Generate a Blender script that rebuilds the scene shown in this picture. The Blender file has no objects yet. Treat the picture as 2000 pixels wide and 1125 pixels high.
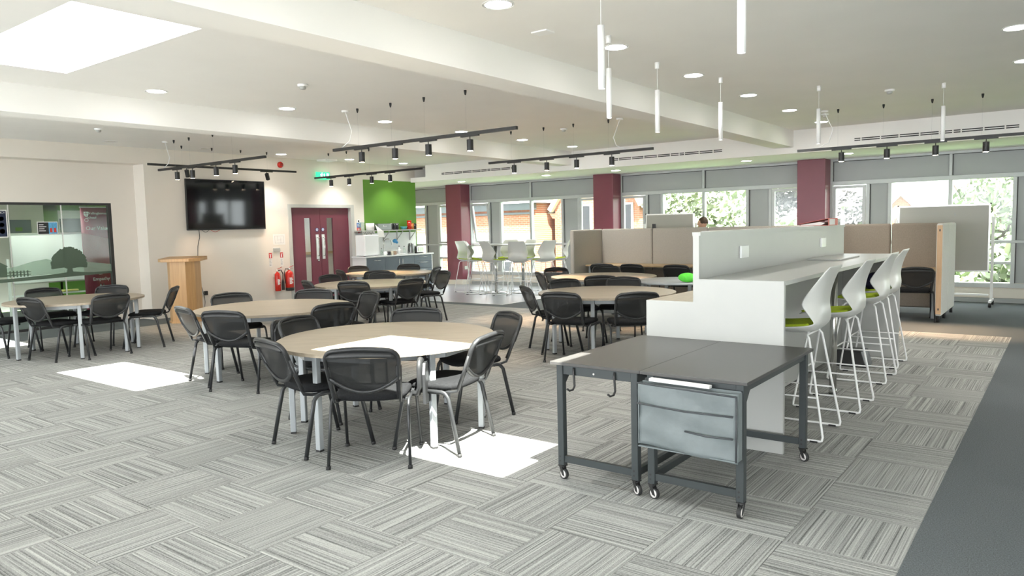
import bpy, bmesh, math, random
from mathutils import Vector, Matrix
random.seed(7)
sc = bpy.context.scene
COL = sc.collection
pi = math.pi
# ------------------------------------------------------------------ camera
cam = bpy.data.cameras.new('camera'); camo = bpy.data.objects.new('camera', cam); COL.objects.link(camo)
cam.sensor_width = 36.0; cam.lens = 25.959; cam.clip_start = 0.05; cam.clip_end = 500
R_ = Vector((0.797714, 0.602577, -0.023528)); U_ = Vector((-0.031535, 0.080645, 0.996244)); F_ = Vector((-0.602211, 0.793976, -0.083334))
m = Matrix((R_, U_, -F_)).transposed().to_4x4(); m.translation = Vector((0, 0, 1.52))
camo.matrix_world = m
sc.camera = camo
# ------------------------------------------------------------------ exposure, world, sun
sc.view_settings.view_transform = 'Standard'; sc.view_settings.look = 'None'
sc.view_settings.exposure = 1.80; sc.view_settings.gamma = 1.0; sc.view_settings.use_curve_mapping = False
SKY = 2.4; SUN = 17.0; SPOT = 62.0; DOWN = 12.0; DOWNBEAM = 42.0
w = bpy.data.worlds.new('world'); sc.world = w; w.use_nodes = True
bgn = w.node_tree.nodes['Background']; bgn.inputs['Color'].default_value = (0.93, 0.97, 1.0, 1); bgn.inputs['Strength'].default_value = SKY
sl = bpy.data.lights.new('sun', 'SUN'); sl.energy = SUN; sl.angle = math.radians(0.5); sl.color = (1.0, 0.96, 0.9)
so = bpy.data.objects.new('sun', sl); COL.objects.link(so)
so.rotation_euler = Vector((-0.485, 0.338, -1.0)).to_track_quat('-Z', 'Y').to_euler()
so.location = (5, -4, 12)

def portal(x, y, z, sx, sy, d):
    l = bpy.data.lights.new('daylight_portal', 'AREA'); l.shape = 'RECTANGLE'; l.size = sx; l.size_y = sy; l.energy = 1
    l.cycles.is_portal = True
    o = bpy.data.objects.new('daylight_portal', l); COL.objects.link(o); o.location = (x, y, z)
    o.rotation_euler = Vector(d).to_track_quat('-Z', 'Y').to_euler()
for bx in (-17.5, -12.9, -8.32, -3.72, 0.88, 5.48):
    portal(bx + 2.0, 15.6, 1.25, 4.0, 1.9, (0, -1, 0))
    portal(bx + 2.0, -5.3, 1.43, 4.3, 2.6, (0, 1, 0))
SKYX = (-12.11, -7.58, -3.05, 1.48, 6.01)
for sx in SKYX:
    portal(sx + 1.16, 2.70, 3.6, 2.3, 0.9, (0, 0, -1))
    portal(sx + 1.16, -1.6, 3.6, 2.3, 0.9, (0, 0, -1))

# ------------------------------------------------------------------ materials
def mat(name, col, rough=0.6, metal=0.0, var=0.0, scale=8.0, bump=0.0, spec=0.5, stretch=(1, 1, 1), emit=None, es=0.0, coat=0.0):
    M = bpy.data.materials.new(name); M.use_nodes = True
    nt = M.node_tree; b = nt.nodes['Principled BSDF']
    b.inputs['Base Color'].default_value = (*col, 1); b.inputs['Roughness'].default_value = rough; b.inputs['Metallic'].default_value = metal
    b.inputs['Specular IOR Level'].default_value = spec; b.inputs['Coat Weight'].default_value = coat
    if emit:
        b.inputs['Emission Color'].default_value = (*emit, 1); b.inputs['Emission Strength'].default_value = es
    if var > 0 or bump > 0:
        tc = nt.nodes.new('ShaderNodeTexCoord'); mp = nt.nodes.new('ShaderNodeMapping'); mp.inputs['Scale'].default_value = stretch
        nz = nt.nodes.new('ShaderNodeTexNoise'); nz.inputs['Scale'].default_value = scale; nz.inputs['Detail'].default_value = 4
        nt.links.new(tc.outputs['Object'], mp.inputs['Vector']); nt.links.new(mp.outputs['Vector'], nz.inputs['Vector'])
        if var > 0:
            mx = nt.nodes.new('ShaderNodeMix'); mx.data_type = 'RGBA'
            mx.inputs['A'].default_value = (*[max(0, c * (1 - var)) for c in col], 1); mx.inputs['B'].default_value = (*[min(1, c * (1 + var)) for c in col], 1)
            rp = nt.nodes.new('ShaderNodeMapRange'); rp.inputs['From Min'].default_value = 0.3; rp.inputs['From Max'].default_value = 0.7
            nt.links.new(nz.outputs['Fac'], rp.inputs['Value']); nt.links.new(rp.outputs['Result'], mx.inputs['Factor'])
            nt.links.new(mx.outputs['Result'], b.inputs['Base Color'])
        if bump > 0:
            bp = nt.nodes.new('ShaderNodeBump'); bp.inputs['Strength'].default_value = bump; bp.inputs['Distance'].default_value = 0.01
            nt.links.new(nz.outputs['Fac'], bp.inputs['Height']); nt.links.new(bp.outputs['Normal'], b.inputs['Normal'])
    return M

def emat(name, col, s):
    M = bpy.data.materials.new(name); M.use_nodes = True; nt = M.node_tree; nt.nodes.clear()
    e = nt.nodes.new('ShaderNodeEmission'); e.inputs['Color'].default_value = (*col, 1); e.inputs['Strength'].default_value = s
    o = nt.nodes.new('ShaderNodeOutputMaterial'); nt.links.new(e.outputs[0], o.inputs[0]); return M

def see(name, tint, amount, col=None, rough=0.1, gloss=True):
    """thin sheet: lets 'amount' of the light straight through, the rest is a glossy or matt surface"""
    M = bpy.data.materials.new(name); M.use_nodes = True; nt = M.node_tree; nt.nodes.clear()
    t = nt.nodes.new('ShaderNodeBsdfTransparent'); t.inputs['Color'].default_value = (*tint, 1)
    if col is None:
        g = nt.nodes.new('ShaderNodeBsdfGlossy'); g.inputs['Roughness'].default_value = rough; g.inputs['Color'].default_value = (0.9, 0.95, 0.93, 1)
        lw = nt.nodes.new('ShaderNodeLayerWeight'); lw.inputs['Blend'].default_value = 0.5
        p5 = nt.nodes.new('ShaderNodeMath'); p5.operation = 'POWER'; p5.inputs[1].default_value = 5.0
        ma = nt.nodes.new('ShaderNodeMath'); ma.operation = 'MULTIPLY_ADD'; ma.inputs[1].default_value = 0.6; ma.inputs[2].default_value = 0.035
        nt.links.new(lw.outputs['Facing'], p5.inputs[0]); nt.links.new(p5.outputs[0], ma.inputs[0]); src = ma.outputs[0]
    else:
        g = nt.nodes.new('ShaderNodeBsdfPrincipled'); g.inputs['Base Color'].default_value = (*col, 1); g.inputs['Roughness'].default_value = rough
        v = nt.nodes.new('ShaderNodeValue'); v.outputs[0].default_value = 1 - amount; src = v.outputs[0]
    mx = nt.nodes.new('ShaderNodeMixShader'); o = nt.nodes.new('ShaderNodeOutputMaterial')
    nt.links.new(src, mx.inputs[0]); nt.links.new(t.outputs[0], mx.inputs[1]); nt.links.new(g.outputs[0], mx.inputs[2]); nt.links.new(mx.outputs[0], o.inputs[0])
    return M

def wood(name, c1, c2, axis, rough=0.45, sc_=3.0):
    M = bpy.data.materials.new(name); M.use_nodes = True; nt = M.node_tree; b = nt.nodes['Principled BSDF']; b.inputs['Roughness'].default_value = rough
    tc = nt.nodes.new('ShaderNodeTexCoord'); mp = nt.nodes.new('ShaderNodeMapping')
    s = [18, 18, 18]; s[axis] = 0.9; mp.inputs['Scale'].default_value = s
    nz = nt.nodes.new('ShaderNodeTexNoise'); nz.inputs['Scale'].default_value = sc_; nz.inputs['Detail'].default_value = 5; nz.inputs['Roughness'].default_value = 0.65
    cr = nt.nodes.new('ShaderNodeValToRGB'); cr.color_ramp.elements[0].position = 0.3; cr.color_ramp.elements[1].position = 0.7
    cr.color_ramp.elements[0].color = (*c1, 1); cr.color_ramp.elements[1].color = (*c2, 1)
    nt.links.new(tc.outputs['Object'], mp.inputs[0]); nt.links.new(mp.outputs[0], nz.inputs['Vector']); nt.links.new(nz.outputs['Fac'], cr.inputs[0]); nt.links.new(cr.outputs[0], b.inputs['Base Color'])
    return M

def carpet(name):
    M = bpy.data.materials.new(name); M.use_nodes = True; nt = M.node_tree; b = nt.nodes['Principled BSDF']
    b.inputs['Roughness'].default_value = 0.95; b.inputs['Specular IOR Level'].default_value = 0.1
    uv = nt.nodes.new('ShaderNodeUVMap'); oi = nt.nodes.new('ShaderNodeObjectInfo')
    mul = nt.nodes.new('ShaderNodeMath'); mul.operation = 'MULTIPLY'; mul.inputs[1].default_value = 37.0
    nt.links.new(oi.outputs['Random'], mul.inputs[0])
    add = nt.nodes.new('ShaderNodeVectorMath'); add.operation = 'ADD'
    nt.links.new(uv.outputs[0], add.inputs[0]); nt.links.new(mul.outputs[0], add.inputs[1])
    def nz(su, sv, det):
        mp = nt.nodes.new('ShaderNodeMapping'); mp.inputs['Scale'].default_value = (su, sv, 1)
        n = nt.nodes.new('ShaderNodeTexNoise'); n.inputs['Scale'].default_value = 1; n.inputs['Detail'].default_value = det
        nt.links.new(add.outputs[0], mp.inputs[0]); nt.links.new(mp.outputs[0], n.inputs['Vector']); return n.outputs['Fac']
    a = nz(0.4, 112, 2); c = nz(2.5, 240, 1); d = nz(130, 190, 1)
    def mth(op, x, y):
        n = nt.nodes.new('ShaderNodeMath'); n.operation = op
        for i, q in enumerate((x, y)):
            if isinstance(q, float): n.inputs[i].default_value = q
            else: nt.links.new(q, n.inputs[i])
        return n.outputs[0]
    f = mth('ADD', mth('ADD', mth('MULTIPLY', a, 0.55), mth('MULTIPLY', c, 0.25)), mth('MULTIPLY', d, 0.20))
    cr = nt.nodes.new('ShaderNodeValToRGB'); e = cr.color_ramp.elements
    e[0].position = 0.36; e[0].color = (0.115, 0.117, 0.113, 1); e[1].position = 0.66; e[1].color = (0.50, 0.50, 0.475, 1)
    k = cr.color_ramp.elements.new(0.49); k.color = (0.295, 0.297, 0.285, 1)
    nt.links.new(f, cr.inputs[0]); nt.links.new(cr.outputs[0], b.inputs['Base Color'])
    bp = nt.nodes.new('ShaderNodeBump'); bp.inputs['Strength'].default_value = 0.35; bp.inputs['Distance'].default_value = 0.004
    nt.links.new(d, bp.inputs['Height']); nt.links.new(bp.outputs[0], b.inputs['Normal'])
    return M

def bricks(name, c1, c2, mortar, s=1.0):
    M = bpy.data.materials.new(name); M.use_nodes = True; nt = M.node_tree; b = nt.nodes['Principled BSDF']; b.inputs['Roughness'].default_value = 0.9
    tc = nt.nodes.new('ShaderNodeTexCoord'); mp = nt.nodes.new('ShaderNodeMapping'); mp.inputs['Rotation'].default_value = (pi / 2, 0, 0)
    br = nt.nodes.new('ShaderNodeTexBrick'); br.inputs['Scale'].default_value = s
    br.inputs['Color1'].default_value = (*c1, 1); br.inputs['Color2'].default_value = (*c2, 1); br.inputs['Mortar'].default_value = (*mortar, 1)
    br.inputs['Brick Width'].default_value = 0.23; br.inputs['Row Height'].default_value = 0.078; br.inputs['Mortar Size'].default_value = 0.008
    nt.links.new(tc.outputs['Object'], mp.inputs[0]); nt.links.new(mp.outputs[0], br.inputs['Vector']); nt.links.new(br.outputs['Color'], b.inputs['Base Color'])
    return M

M = dict(
    wall=mat('painted_plaster', (0.76, 0.71, 0.64), 0.85, var=0.015, scale=2),
    ceil=mat('ceiling_paint', (0.89, 0.875, 0.845), 0.9, var=0.015, scale=1.5),
    white=mat('white_laminate', (0.43, 0.437, 0.418), 0.35, var=0.01),
    gloss=mat('white_gloss', (0.85, 0.87, 0.87), 0.12, var=0.01),
    board=mat('matt_whiteboard', (0.40, 0.39, 0.345), 0.35, var=0.02, scale=2),
    arch=mat('grey_white_gloss', (0.52, 0.52, 0.49), 0.45, var=0.02),
    green=mat('green_paint', (0.10, 0.245, 0.02), 0.6, var=0.03, scale=3),
    maroon=mat('maroon_paint', (0.20, 0.05, 0.072), 0.35, var=0.04, scale=3),
    maroond=mat('maroon_door', (0.17, 0.036, 0.058), 0.4, var=0.05, scale=4),
    grey=mat('grey_aluminium', (0.50, 0.52, 0.52), 0.4, 0.1, var=0.03),
    greyp=mat('grey_infill', (0.37, 0.385, 0.385), 0.45, var=0.03, scale=2),
    dark=mat('dark_seal', (0.03, 0.03, 0.03), 0.5, var=0.1),
    glass=see('window_glass', (0.97, 0.99, 0.98), 0.9),
    glassg=see('partition_glass', (0.90, 0.96, 0.92), 0.9),
    frost=see('frosted_film', (0.9, 0.97, 0.92), 0.50, (0.50, 0.62, 0.54), 0.5),
    etch=see('etched_vinyl', (0.6, 0.68, 0.6), 0.30, (0.10, 0.14, 0.10), 0.6),
    etchl=see('pale_etched_vinyl', (0.85, 0.93, 0.86), 0.62, (0.40, 0.50, 0.42), 0.6),
    tile=carpet('striped_carpet'),
    plain=mat('plain_dark_carpet', (0.125, 0.137, 0.142), 0.97, var=0.35, scale=160, bump=0.3, spec=0.1),
    vinyl=mat('grey_vinyl_floor', (0.27, 0.285, 0.31), 0.28, var=0.05, scale=5),
    alu=mat('bright_trim', (0.75, 0.75, 0.73), 0.3, 0.8, var=0.03),
    chrome=mat('chrome', (0.62, 0.62, 0.60), 0.18, 1.0, var=0.02),
    ctop=wood('pale_oak_top', (0.285, 0.235, 0.17), (0.43, 0.365, 0.28), 1, 0.38),
    edge=mat('brown_edging', (0.30, 0.20, 0.13), 0.5, var=0.1),
    silver=mat('silver_powder_coat', (0.37, 0.395, 0.41), 0.4, 0.15, var=0.02),
    fab=mat('black_fabric', (0.011, 0.0115, 0.0125), 0.85, var=0.3, scale=90, bump=0.2, spec=0.2),
    plast=mat('charcoal_plastic', (0.020, 0.021, 0.022), 0.42, var=0.12, scale=40),
    leg=mat('gunmetal_tube', (0.036, 0.038, 0.04), 0.36, 0.3, var=0.1),
    net=see('black_net', (0.40, 0.40, 0.40), 0.25, (0.014, 0.015, 0.0155), 0.6),
    black=mat('black_metal', (0.018, 0.018, 0.018), 0.42, var=0.1),
    tvb=mat('screen_black', (0.004, 0.005, 0.006), 0.06, spec=0.6, var=0.05),
    lime=mat('lime_fabric', (0.36, 0.47, 0.015), 0.85, var=0.08, scale=60, bump=0.2),
    shell=mat('white_plastic_shell', (0.62, 0.63, 0.60), 0.35, var=0.01),
    rod=mat('white_rod', (0.88, 0.88, 0.87), 0.35, var=0.01),
    gtop=mat('graphite_laminate', (0.062, 0.060, 0.058), 0.33, var=0.06, scale=60),
    gmet=mat('graphite_steel', (0.042, 0.05, 0.052), 0.4, 0.2, var=0.06),
    bag=mat('grey_canvas', (0.155, 0.18, 0.185), 0.6, var=0.05, scale=20, bump=0.25),
    bagd=mat('dark_piping', (0.05, 0.055, 0.06), 0.7, var=0.1),
    rubber=mat('black_rubber', (0.02, 0.02, 0.02), 0.6, var=0.1),
    wheel=mat('white_wheel', (0.62, 0.60, 0.58), 0.4, var=0.05),
    podw=mat('cream_felt', (0.74, 0.72, 0.68), 0.9, var=0.04, scale=60, bump=0.15),
    pod=mat('taupe_felt', (0.30, 0.255, 0.21), 0.95, var=0.08, scale=70, bump=0.15),
    podl=mat('stone_felt', (0.47, 0.44, 0.395), 0.95, var=0.06, scale=70, bump=0.15),
    ply=wood('plywood_edge', (0.56, 0.36, 0.20), (0.66, 0.45, 0.27), 2),
    oak=wood('lectern_oak', (0.50, 0.29, 0.12), (0.62, 0.38, 0.17), 2, 0.4, 2.0),
    deskw=wood('desk_oak', (0.48, 0.33, 0.18), (0.58, 0.42, 0.25), 0),
    kit=mat('blue_grey_cabinet', (0.135, 0.165, 0.20), 0.4, var=0.03),
    red=mat('extinguisher_red', (0.55, 0.022, 0.012), 0.25, var=0.06),
    signr=mat('sign_red', (0.58, 0.03, 0.03), 0.5, var=0.05),
    signb=mat('sign_blue', (0.03, 0.14, 0.42), 0.5, var=0.05),
    paper=mat('paper', (0.80, 0.79, 0.77), 0.7, var=0.02),
    ink=mat('ink', (0.05, 0.05, 0.05), 0.7, var=0.05),
    exit=mat('exit_green', (0.02, 0.42, 0.20), 0.4, var=0.03, emit=(0.03, 0.6, 0.28), es=0.5),
    exitw=mat('exit_white', (0.8, 0.9, 0.85), 0.4, var=0.02, emit=(0.8, 1.0, 0.9), es=0.9),
    cream=mat('cream_plastic', (0.62, 0.58, 0.47), 0.5, var=0.04),
    bluep=mat('blue_plastic', (0.03, 0.25, 0.55), 0.4, var=0.06),
    teal=mat('teal_plastic', (0.10, 0.42, 0.48), 0.4, var=0.06),
    navy=mat('navy_fabric', (0.015, 0.014, 0.05), 0.8, var=0.2, scale=50),
    gbright=mat('bright_green', (0.12, 0.72, 0.06), 0.6, var=0.12, scale=20),
    binder=mat('coral_board', (0.62, 0.16, 0.13), 0.55, var=0.05),
    brown=mat('brown_hair', (0.05, 0.028, 0.016), 0.7, var=0.3, scale=60),
    skin=mat('skin', (0.62, 0.36, 0.25), 0.55, var=0.04),
    cloth=mat('navy_jumper', (0.03, 0.035, 0.06), 0.9, var=0.1, scale=30),
    brick=bricks('red_brick', (0.27, 0.095, 0.05), (0.22, 0.075, 0.04), (0.25, 0.19, 0.15)),
    slate=mat('grey_slate', (0.17, 0.175, 0.19), 0.7, var=0.2, scale=3),
    stone=mat('stone_render', (0.42, 0.33, 0.26), 0.9, var=0.06),
    leaf=mat('sunlit_leaf', (0.17, 0.21, 0.115), 0.6, var=0.45, scale=1.2),
    leaf2=mat('purple_grey_leaf', (0.10, 0.092, 0.09), 0.6, var=0.45, scale=1.2),
    bark=mat('bark', (0.12, 0.09, 0.07), 0.9, var=0.2),
    grass=mat('grass', (0.10, 0.17, 0.05), 0.95, var=0.3, scale=3),
    warm=emat('warm_lamp', (1.0, 0.80, 0.58), 22.0),
    led=emat('cool_diffuser', (1.0, 0.97, 0.92), DOWN),
    banner=mat('maroon_banner', (0.22, 0.022, 0.05), 0.45, var=0.10, scale=2.5),
    pink=mat('pale_mauve', (0.42, 0.20, 0.24), 0.5, var=0.1, scale=3),
    text=mat('white_print', (0.85, 0.85, 0.85), 0.6, var=0.02),
    poster=mat('navy_poster', (0.012, 0.02, 0.05), 0.5, var=0.2, scale=6),
    orange=mat('orange_print', (0.6, 0.22, 0.05), 0.5, var=0.2, scale=30),
    sky=mat('sky_blue_print', (0.12, 0.38, 0.62), 0.5, var=0.2, scale=30),
    yellow=mat('pale_yellow', (0.62, 0.58, 0.18), 0.7, var=0.1),
    tin=mat('black_tin', (0.02, 0.021, 0.023), 0.3, var=0.1),
    steel=mat('brushed_steel', (0.25, 0.26, 0.26), 0.3, 0.8, var=0.06),
    clear=see('clear_glass', (0.90, 0.95, 0.93), 0.85),
)

# ------------------------------------------------------------------ geometry helpers
class MB:
    def __init__(s): s.v = []; s.f = []; s.sm = []; s.uv = None
    def add(s, vs, fs, smooth=False):
        o = len(s.v); s.v += [tuple(p) for p in vs]
        for q in fs: s.f.append(tuple(i + o for i in q)); s.sm.append(smooth)
        return s
    def box(s, x0, x1, y0, y1, z0, z1):
        return s.add([(x0, y0, z0), (x1, y0, z0), (x1, y1, z0), (x0, y1, z0), (x0, y0, z1), (x1, y0, z1), (x1, y1, z1), (x0, y1, z1)],
                     [(3, 2, 1, 0), (4, 5, 6, 7), (0, 1, 5, 4), (1, 2, 6, 5), (2, 3, 7, 6), (3, 0, 4, 7)])
    def obox(s, c, h, ux, uy, uz=(0, 0, 1)):
        c = Vector(c); ux = Vector(ux).normalized() * h[0]; uy = Vector(uy).normalized() * h[1]; uz = Vector(uz).normalized() * h[2]
        P = [c + a * ux + b * uy + d * uz for d in (-1, 1) for a, b in ((-1, -1), (1, -1), (1, 1), (-1, 1))]
        return s.add(P, [(3, 2, 1, 0), (4, 5, 6, 7), (0, 1, 5, 4), (1, 2, 6, 5), (2, 3, 7, 6), (3, 0, 4, 7)])
    def tube(s, pts, r, n=8, ry=None, closed=False, up=None):
        P = [Vector(p) for p in pts]; N = len(P); ry = ry or r
        T = []
        for i in range(N):
            a = P[(i - 1) % N] if (closed or i > 0) else P[i]; b = P[(i + 1) % N] if (closed or i < N - 1) else P[i]
            T.append((b - a).normalized())
        u = Vector(up) if up else (Vector((0, 0, 1)) if abs(T[0].z) < 0.9 else Vector((1, 0, 0)))
        vs = []
        for i in range(N):
            t = T[i]; u = (u - t * u.dot(t))
            u = u.normalized() if u.length > 1e-6 else t.orthogonal().normalized()
            q = t.cross(u)
            for k in range(n):
                a = 2 * pi * (k + 0.5) / n; vs.append(P[i] + u * (math.cos(a) * r) + q * (math.sin(a) * ry))
        fs = []
        for i in range(N if closed else N - 1):
            for k in range(n):
                j = (i + 1) % N; fs.append((i * n + k, i * n + (k + 1) % n, j * n + (k + 1) % n, j * n + k))
        s.add(vs, fs, n > 4)
        if not closed:
            o = len(s.v) - N * n
            s.f.append(tuple(o + k for k in reversed(range(n)))); s.sm.append(False)
            s.f.append(tuple(o + (N - 1) * n + k for k in range(n))); s.sm.append(False)
        return s
    def lathe(s, prof, c=(0, 0, 0), n=20, ax='z', caps=True):
        vs = []
        for r, z in prof:
            for k in range(n):
                a = 2 * pi * k / n; x, y = r * math.cos(a), r * math.sin(a)
                p = (x, y, z) if ax == 'z' else ((z, x, y) if ax == 'x' else (y, z, x))
                vs.append((c[0] + p[0], c[1] + p[1], c[2] + p[2]))
        fs = [(i * n + k, i * n + (k + 1) % n, (i + 1) * n + (k + 1) % n, (i + 1) * n + k) for i in range(len(prof) - 1) for k in range(n)]
        s.add(vs, fs, True); o = len(s.v) - len(vs)
        if not caps: return s
        if prof[0][0] > 1e-4: s.f.append(tuple(o + k for k in reversed(range(n)))); s.sm.append(False)
        if prof[-1][0] > 1e-4: s.f.append(tuple(o + (len(prof) - 1) * n + k for k in range(n))); s.sm.append(False)
        return s
    def cyl(s, p0, p1, r, n=14):
        return s.tube([p0, p1], r, n)
    def prism(s, poly, z0, z1):
        n = len(poly)
        return s.add([(x, y, z0) for x, y in poly] + [(x, y, z1) for x, y in poly],
                     [tuple(reversed(range(n))), tuple(range(n, 2 * n))] + [(i, (i + 1) % n, n + (i + 1) % n, n + i) for i in range(n)])
    def plate(s, poly, x0, x1):   # polygon in YZ extruded along X
        n = len(poly)
        return s.add([(x0, y, z) for y, z in poly] + [(x1, y, z) for y, z in poly],
                     [tuple(reversed(range(n))), tuple(range(n, 2 * n))] + [(i, (i + 1) % n, n + (i + 1) % n, n + i) for i in range(n)])
    def grid(s, fn, nu, nv, smooth=True):
        vs = [fn(i / nu, j / nv) for i in range(nu + 1) for j in range(nv + 1)]
        return s.add(vs, [(i * (nv + 1) + j, (i + 1) * (nv + 1) + j, (i + 1) * (nv + 1) + j + 1, i * (nv + 1) + j + 1) for i in range(nu) for j in range(nv)], smooth)
    def ball(s, c, r, n=14, mrings=8):
        r = (r, r, r) if not hasattr(r, '__len__') else r
        vs = []
        for i in range(1, mrings):
            t = pi * i / mrings
            for k in range(n):
                a = 2 * pi * k / n; vs.append((c[0] + r[0] * math.sin(t) * math.cos(a), c[1] + r[1] * math.sin(t) * math.sin(a), c[2] + r[2] * math.cos(t)))
        vs += [(c[0], c[1], c[2] + r[2]), (c[0], c[1], c[2] - r[2])]
        fs = [((i) * n + k, (i + 1) * n + k, (i + 1) * n + (k + 1) % n, i * n + (k + 1) % n) for i in range(mrings - 2) for k in range(n)]
        T = (mrings - 1) * n
        fs += [(k, (k + 1) % n, T) for k in range(n)] + [((mrings - 2) * n + (k + 1) % n, (mrings - 2) * n + k, T + 1) for k in range(n)]
        return s.add(vs, fs, True)
    def build(s, name, m, parent=None, bev=0.0, mods=(), seg=2):
        off = Vector((0, 0, 0)); p = parent
        while p is not None: off += p.location; p = p.parent
        loc = Vector((0, 0, 0))
        if parent is None:
            xs, ys, zs = zip(*s.v); loc = Vector(((min(xs) + max(xs)) / 2, (min(ys) + max(ys)) / 2, min(zs))); off = loc
        me = bpy.data.meshes.new(name); me.from_pydata([(x - off.x, y - off.y, z - off.z) for x, y, z in s.v], [], s.f)
        me.polygons.foreach_set('use_smooth', s.sm)
        if s.uv:
            l = me.uv_layers.new(name='UVMap')
            for i, q in enumerate(s.uv): l.data[i].uv = q
        if bev > 0:
            b = bmesh.new(); b.from_mesh(me)
            bmesh.ops.bevel(b, geom=[e for e in b.edges if len(e.link_faces) == 2 and e.calc_face_angle(0) > 0.6], offset=bev, segments=seg, affect='EDGES', profile=0.5)
            b.to_mesh(me); b.free()
        me.materials.append(m)
        o = bpy.data.objects.new(name, me); COL.objects.link(o); o.location = loc
        if parent is not None: o.parent = parent
        for kind, kw in mods:
            md = o.modifiers.new(kind.lower(), kind)
            for a, b_ in kw.items(): setattr(md, a, b_)
        return o

def B(*a): return MB().box(*a)
def tag(o, label, cat, group=None):
    o['label'] = label; o['category'] = cat
    if group: o['group'] = group
    return o
def thing(name, label, cat, loc, group=None):
    o = bpy.data.objects.new(name, None); COL.objects.link(o); o.location = loc; o.empty_display_size = 0.1
    return tag(o, label, cat, group)
def struct(o): o['kind'] = 'structure'; return o
def root_struct(name, loc):
    o = bpy.data.objects.new(name, None); COL.objects.link(o); o.location = loc; return struct(o)
def copy_tree(o, parent=None):
    c = o.copy(); COL.objects.link(c); c.parent = parent
    for ch in list(o.children): copy_tree(ch, c)
    return c
def arc(c, r, a0, a1, n, ex, ey):
    return [tuple(Vector(c) + Vector(ex) * (r * math.cos(a0 + (a1 - a0) * i / n)) + Vector(ey) * (r * math.sin(a0 + (a1 - a0) * i / n))) for i in range(n + 1)]
def text(body, size, loc, rot, m, parent, name='lettering', align='CENTER', depth=0.0008, shear=0):
    c = bpy.data.curves.new(name, 'FONT'); c.body = body; c.size = size; c.align_x = align; c.align_y = 'CENTER'; c.extrude = depth; c.resolution_u = 3; c.shear = shear
    c.materials.append(m); o = bpy.data.objects.new(name, c); COL.objects.link(o)
    off = Vector((0, 0, 0)); p = parent
    while p is not None: off += p.location; p = p.parent
    o2 = bpy.data.objects.new(name, bpy.data.meshes.new_from_object(o)); COL.objects.link(o2); bpy.data.objects.remove(o)
    o2.parent = parent; o2.location = Vector(loc) - off; o2.rotation_euler = rot; return o2
RX = (pi / 2, 0, pi / 2)      # text on a wall that faces +X
RY = (pi / 2, 0, 0)           # text on a wall that faces -Y

XW = -13.13; ZC = 3.05; YF = 13.25; YW = 15.3
# ------------------------------------------------------------------ shell: floor
fl = root_struct('floor', (0, 0, 0))
B(-17.6, 12.1, -5.2, 15.6, -0.2, -0.006).build('subfloor', M['plain'], fl)
def carpet_slab(x0, x1, y0, y1): B(x0, x1, y0, y1, -0.006, 0).build('plain_carpet', M['plain'], fl)
carpet_slab(-0.55, 1.45, -5, 10.97); carpet_slab(-17.5, -12.3, -5, 11.27); carpet_slab(-12.3, 12, 10.97, 11.27); carpet_slab(-8.8, 12, 11.27, 15.5)
B(-17.5, -8.8, 11.27, 15.5, -0.006, 0.0).build('vinyl_floor', M['vinyl'], fl)
tr = MB().box(-13.13, -8.78, 11.25, 11.28, 0, 0.004).box(-8.81, -8.78, 11.28, 15.2, 0, 0.004).build('floor_trim', M['alu'], fl)

def tile_mesh(x0, x1, y0, y1, along_y, mb, ou=0.0, ov=0.0):
    c = 0.004; z0, z1 = -0.006, 0.0
    g = 0.0008; x0 += g; x1 -= g; y0 += g; y1 -= g
    vs = [(x0, y0, z0), (x1, y0, z0), (x1, y1, z0), (x0, y1, z0), (x0, y0, z1 - 0.002), (x1, y0, z1 - 0.002), (x1, y1, z1 - 0.002), (x0, y1, z1 - 0.002),
          (x0 + c, y0 + c, z1), (x1 - c, y0 + c, z1), (x1 - c, y1 - c, z1), (x0 + c, y1 - c, z1)]
    fs = [(8, 9, 10, 11)] + [(4 + i, 4 + (i + 1) % 4, 8 + (i + 1) % 4, 8 + i) for i in range(4)] + [(i, (i + 1) % 4, 4 + (i + 1) % 4, 4 + i) for i in range(4)]
    mb.add(vs, fs)
    if mb.uv is None: mb.uv = []
    for q in fs:
        for i in q:
            x, y = vs[i][0], vs[i][1]; mb.uv.append(((y if along_y else x) + ou, (x if along_y else y) + ov))
protoT = {}
def put_tile(i, j):
    key = ((i + j) % 2 == 0, i == 23)
    wd = 0.25 if i == 23 else 0.5
    if key not in protoT:
        mb = MB(); tile_mesh(-wd / 2, wd / 2, -0.25, 0.25, key[0], mb)
        o = mb.build('carpet_tile', M['tile'], fl); protoT[key] = o
    else:
        o = protoT[key].copy(); COL.objects.link(o)
    o.location = (-0.55 - 0.5 * i - wd / 2, 3.47 + 0.5 * j + 0.25, 0)
def in_view(x, y, pad=0.12):
    v = Vector((x, y, -1.52)); d = v.dot(F_)
    if d < 0.3: return None
    a, b_ = v.dot(R_) / d * 1.4422, v.dot(U_) / d * 1.4422
    return d if abs(a) < 1.0 + pad and abs(b_) < 0.5625 + pad else None
cand = []
rest = MB()
for i in range(24):
    for j in range(-16, 15):
        ds = [in_view(-0.55 - 0.5 * i - a, 3.47 + 0.5 * j + b_, 0.005) for a in (0, .25, .5) for b_ in (0, .25, .5)]
        ds = [d for d in ds if d]
        cand.append((min(ds) if ds else 1e3, i, j))
cand.sort()
for n, (d, i, j) in enumerate(cand):
    if n < 298 and d < 900: put_tile(i, j)
    else:
        wd = 0.25 if i == 23 else 0.5
        tile_mesh(-0.55 - 0.5 * i - wd, -0.55 - 0.5 * i, 3.47 + 0.5 * j, 3.97 + 0.5 * j, (i + j) % 2 == 0, rest, random.random() * 40, random.random() * 40)
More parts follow.
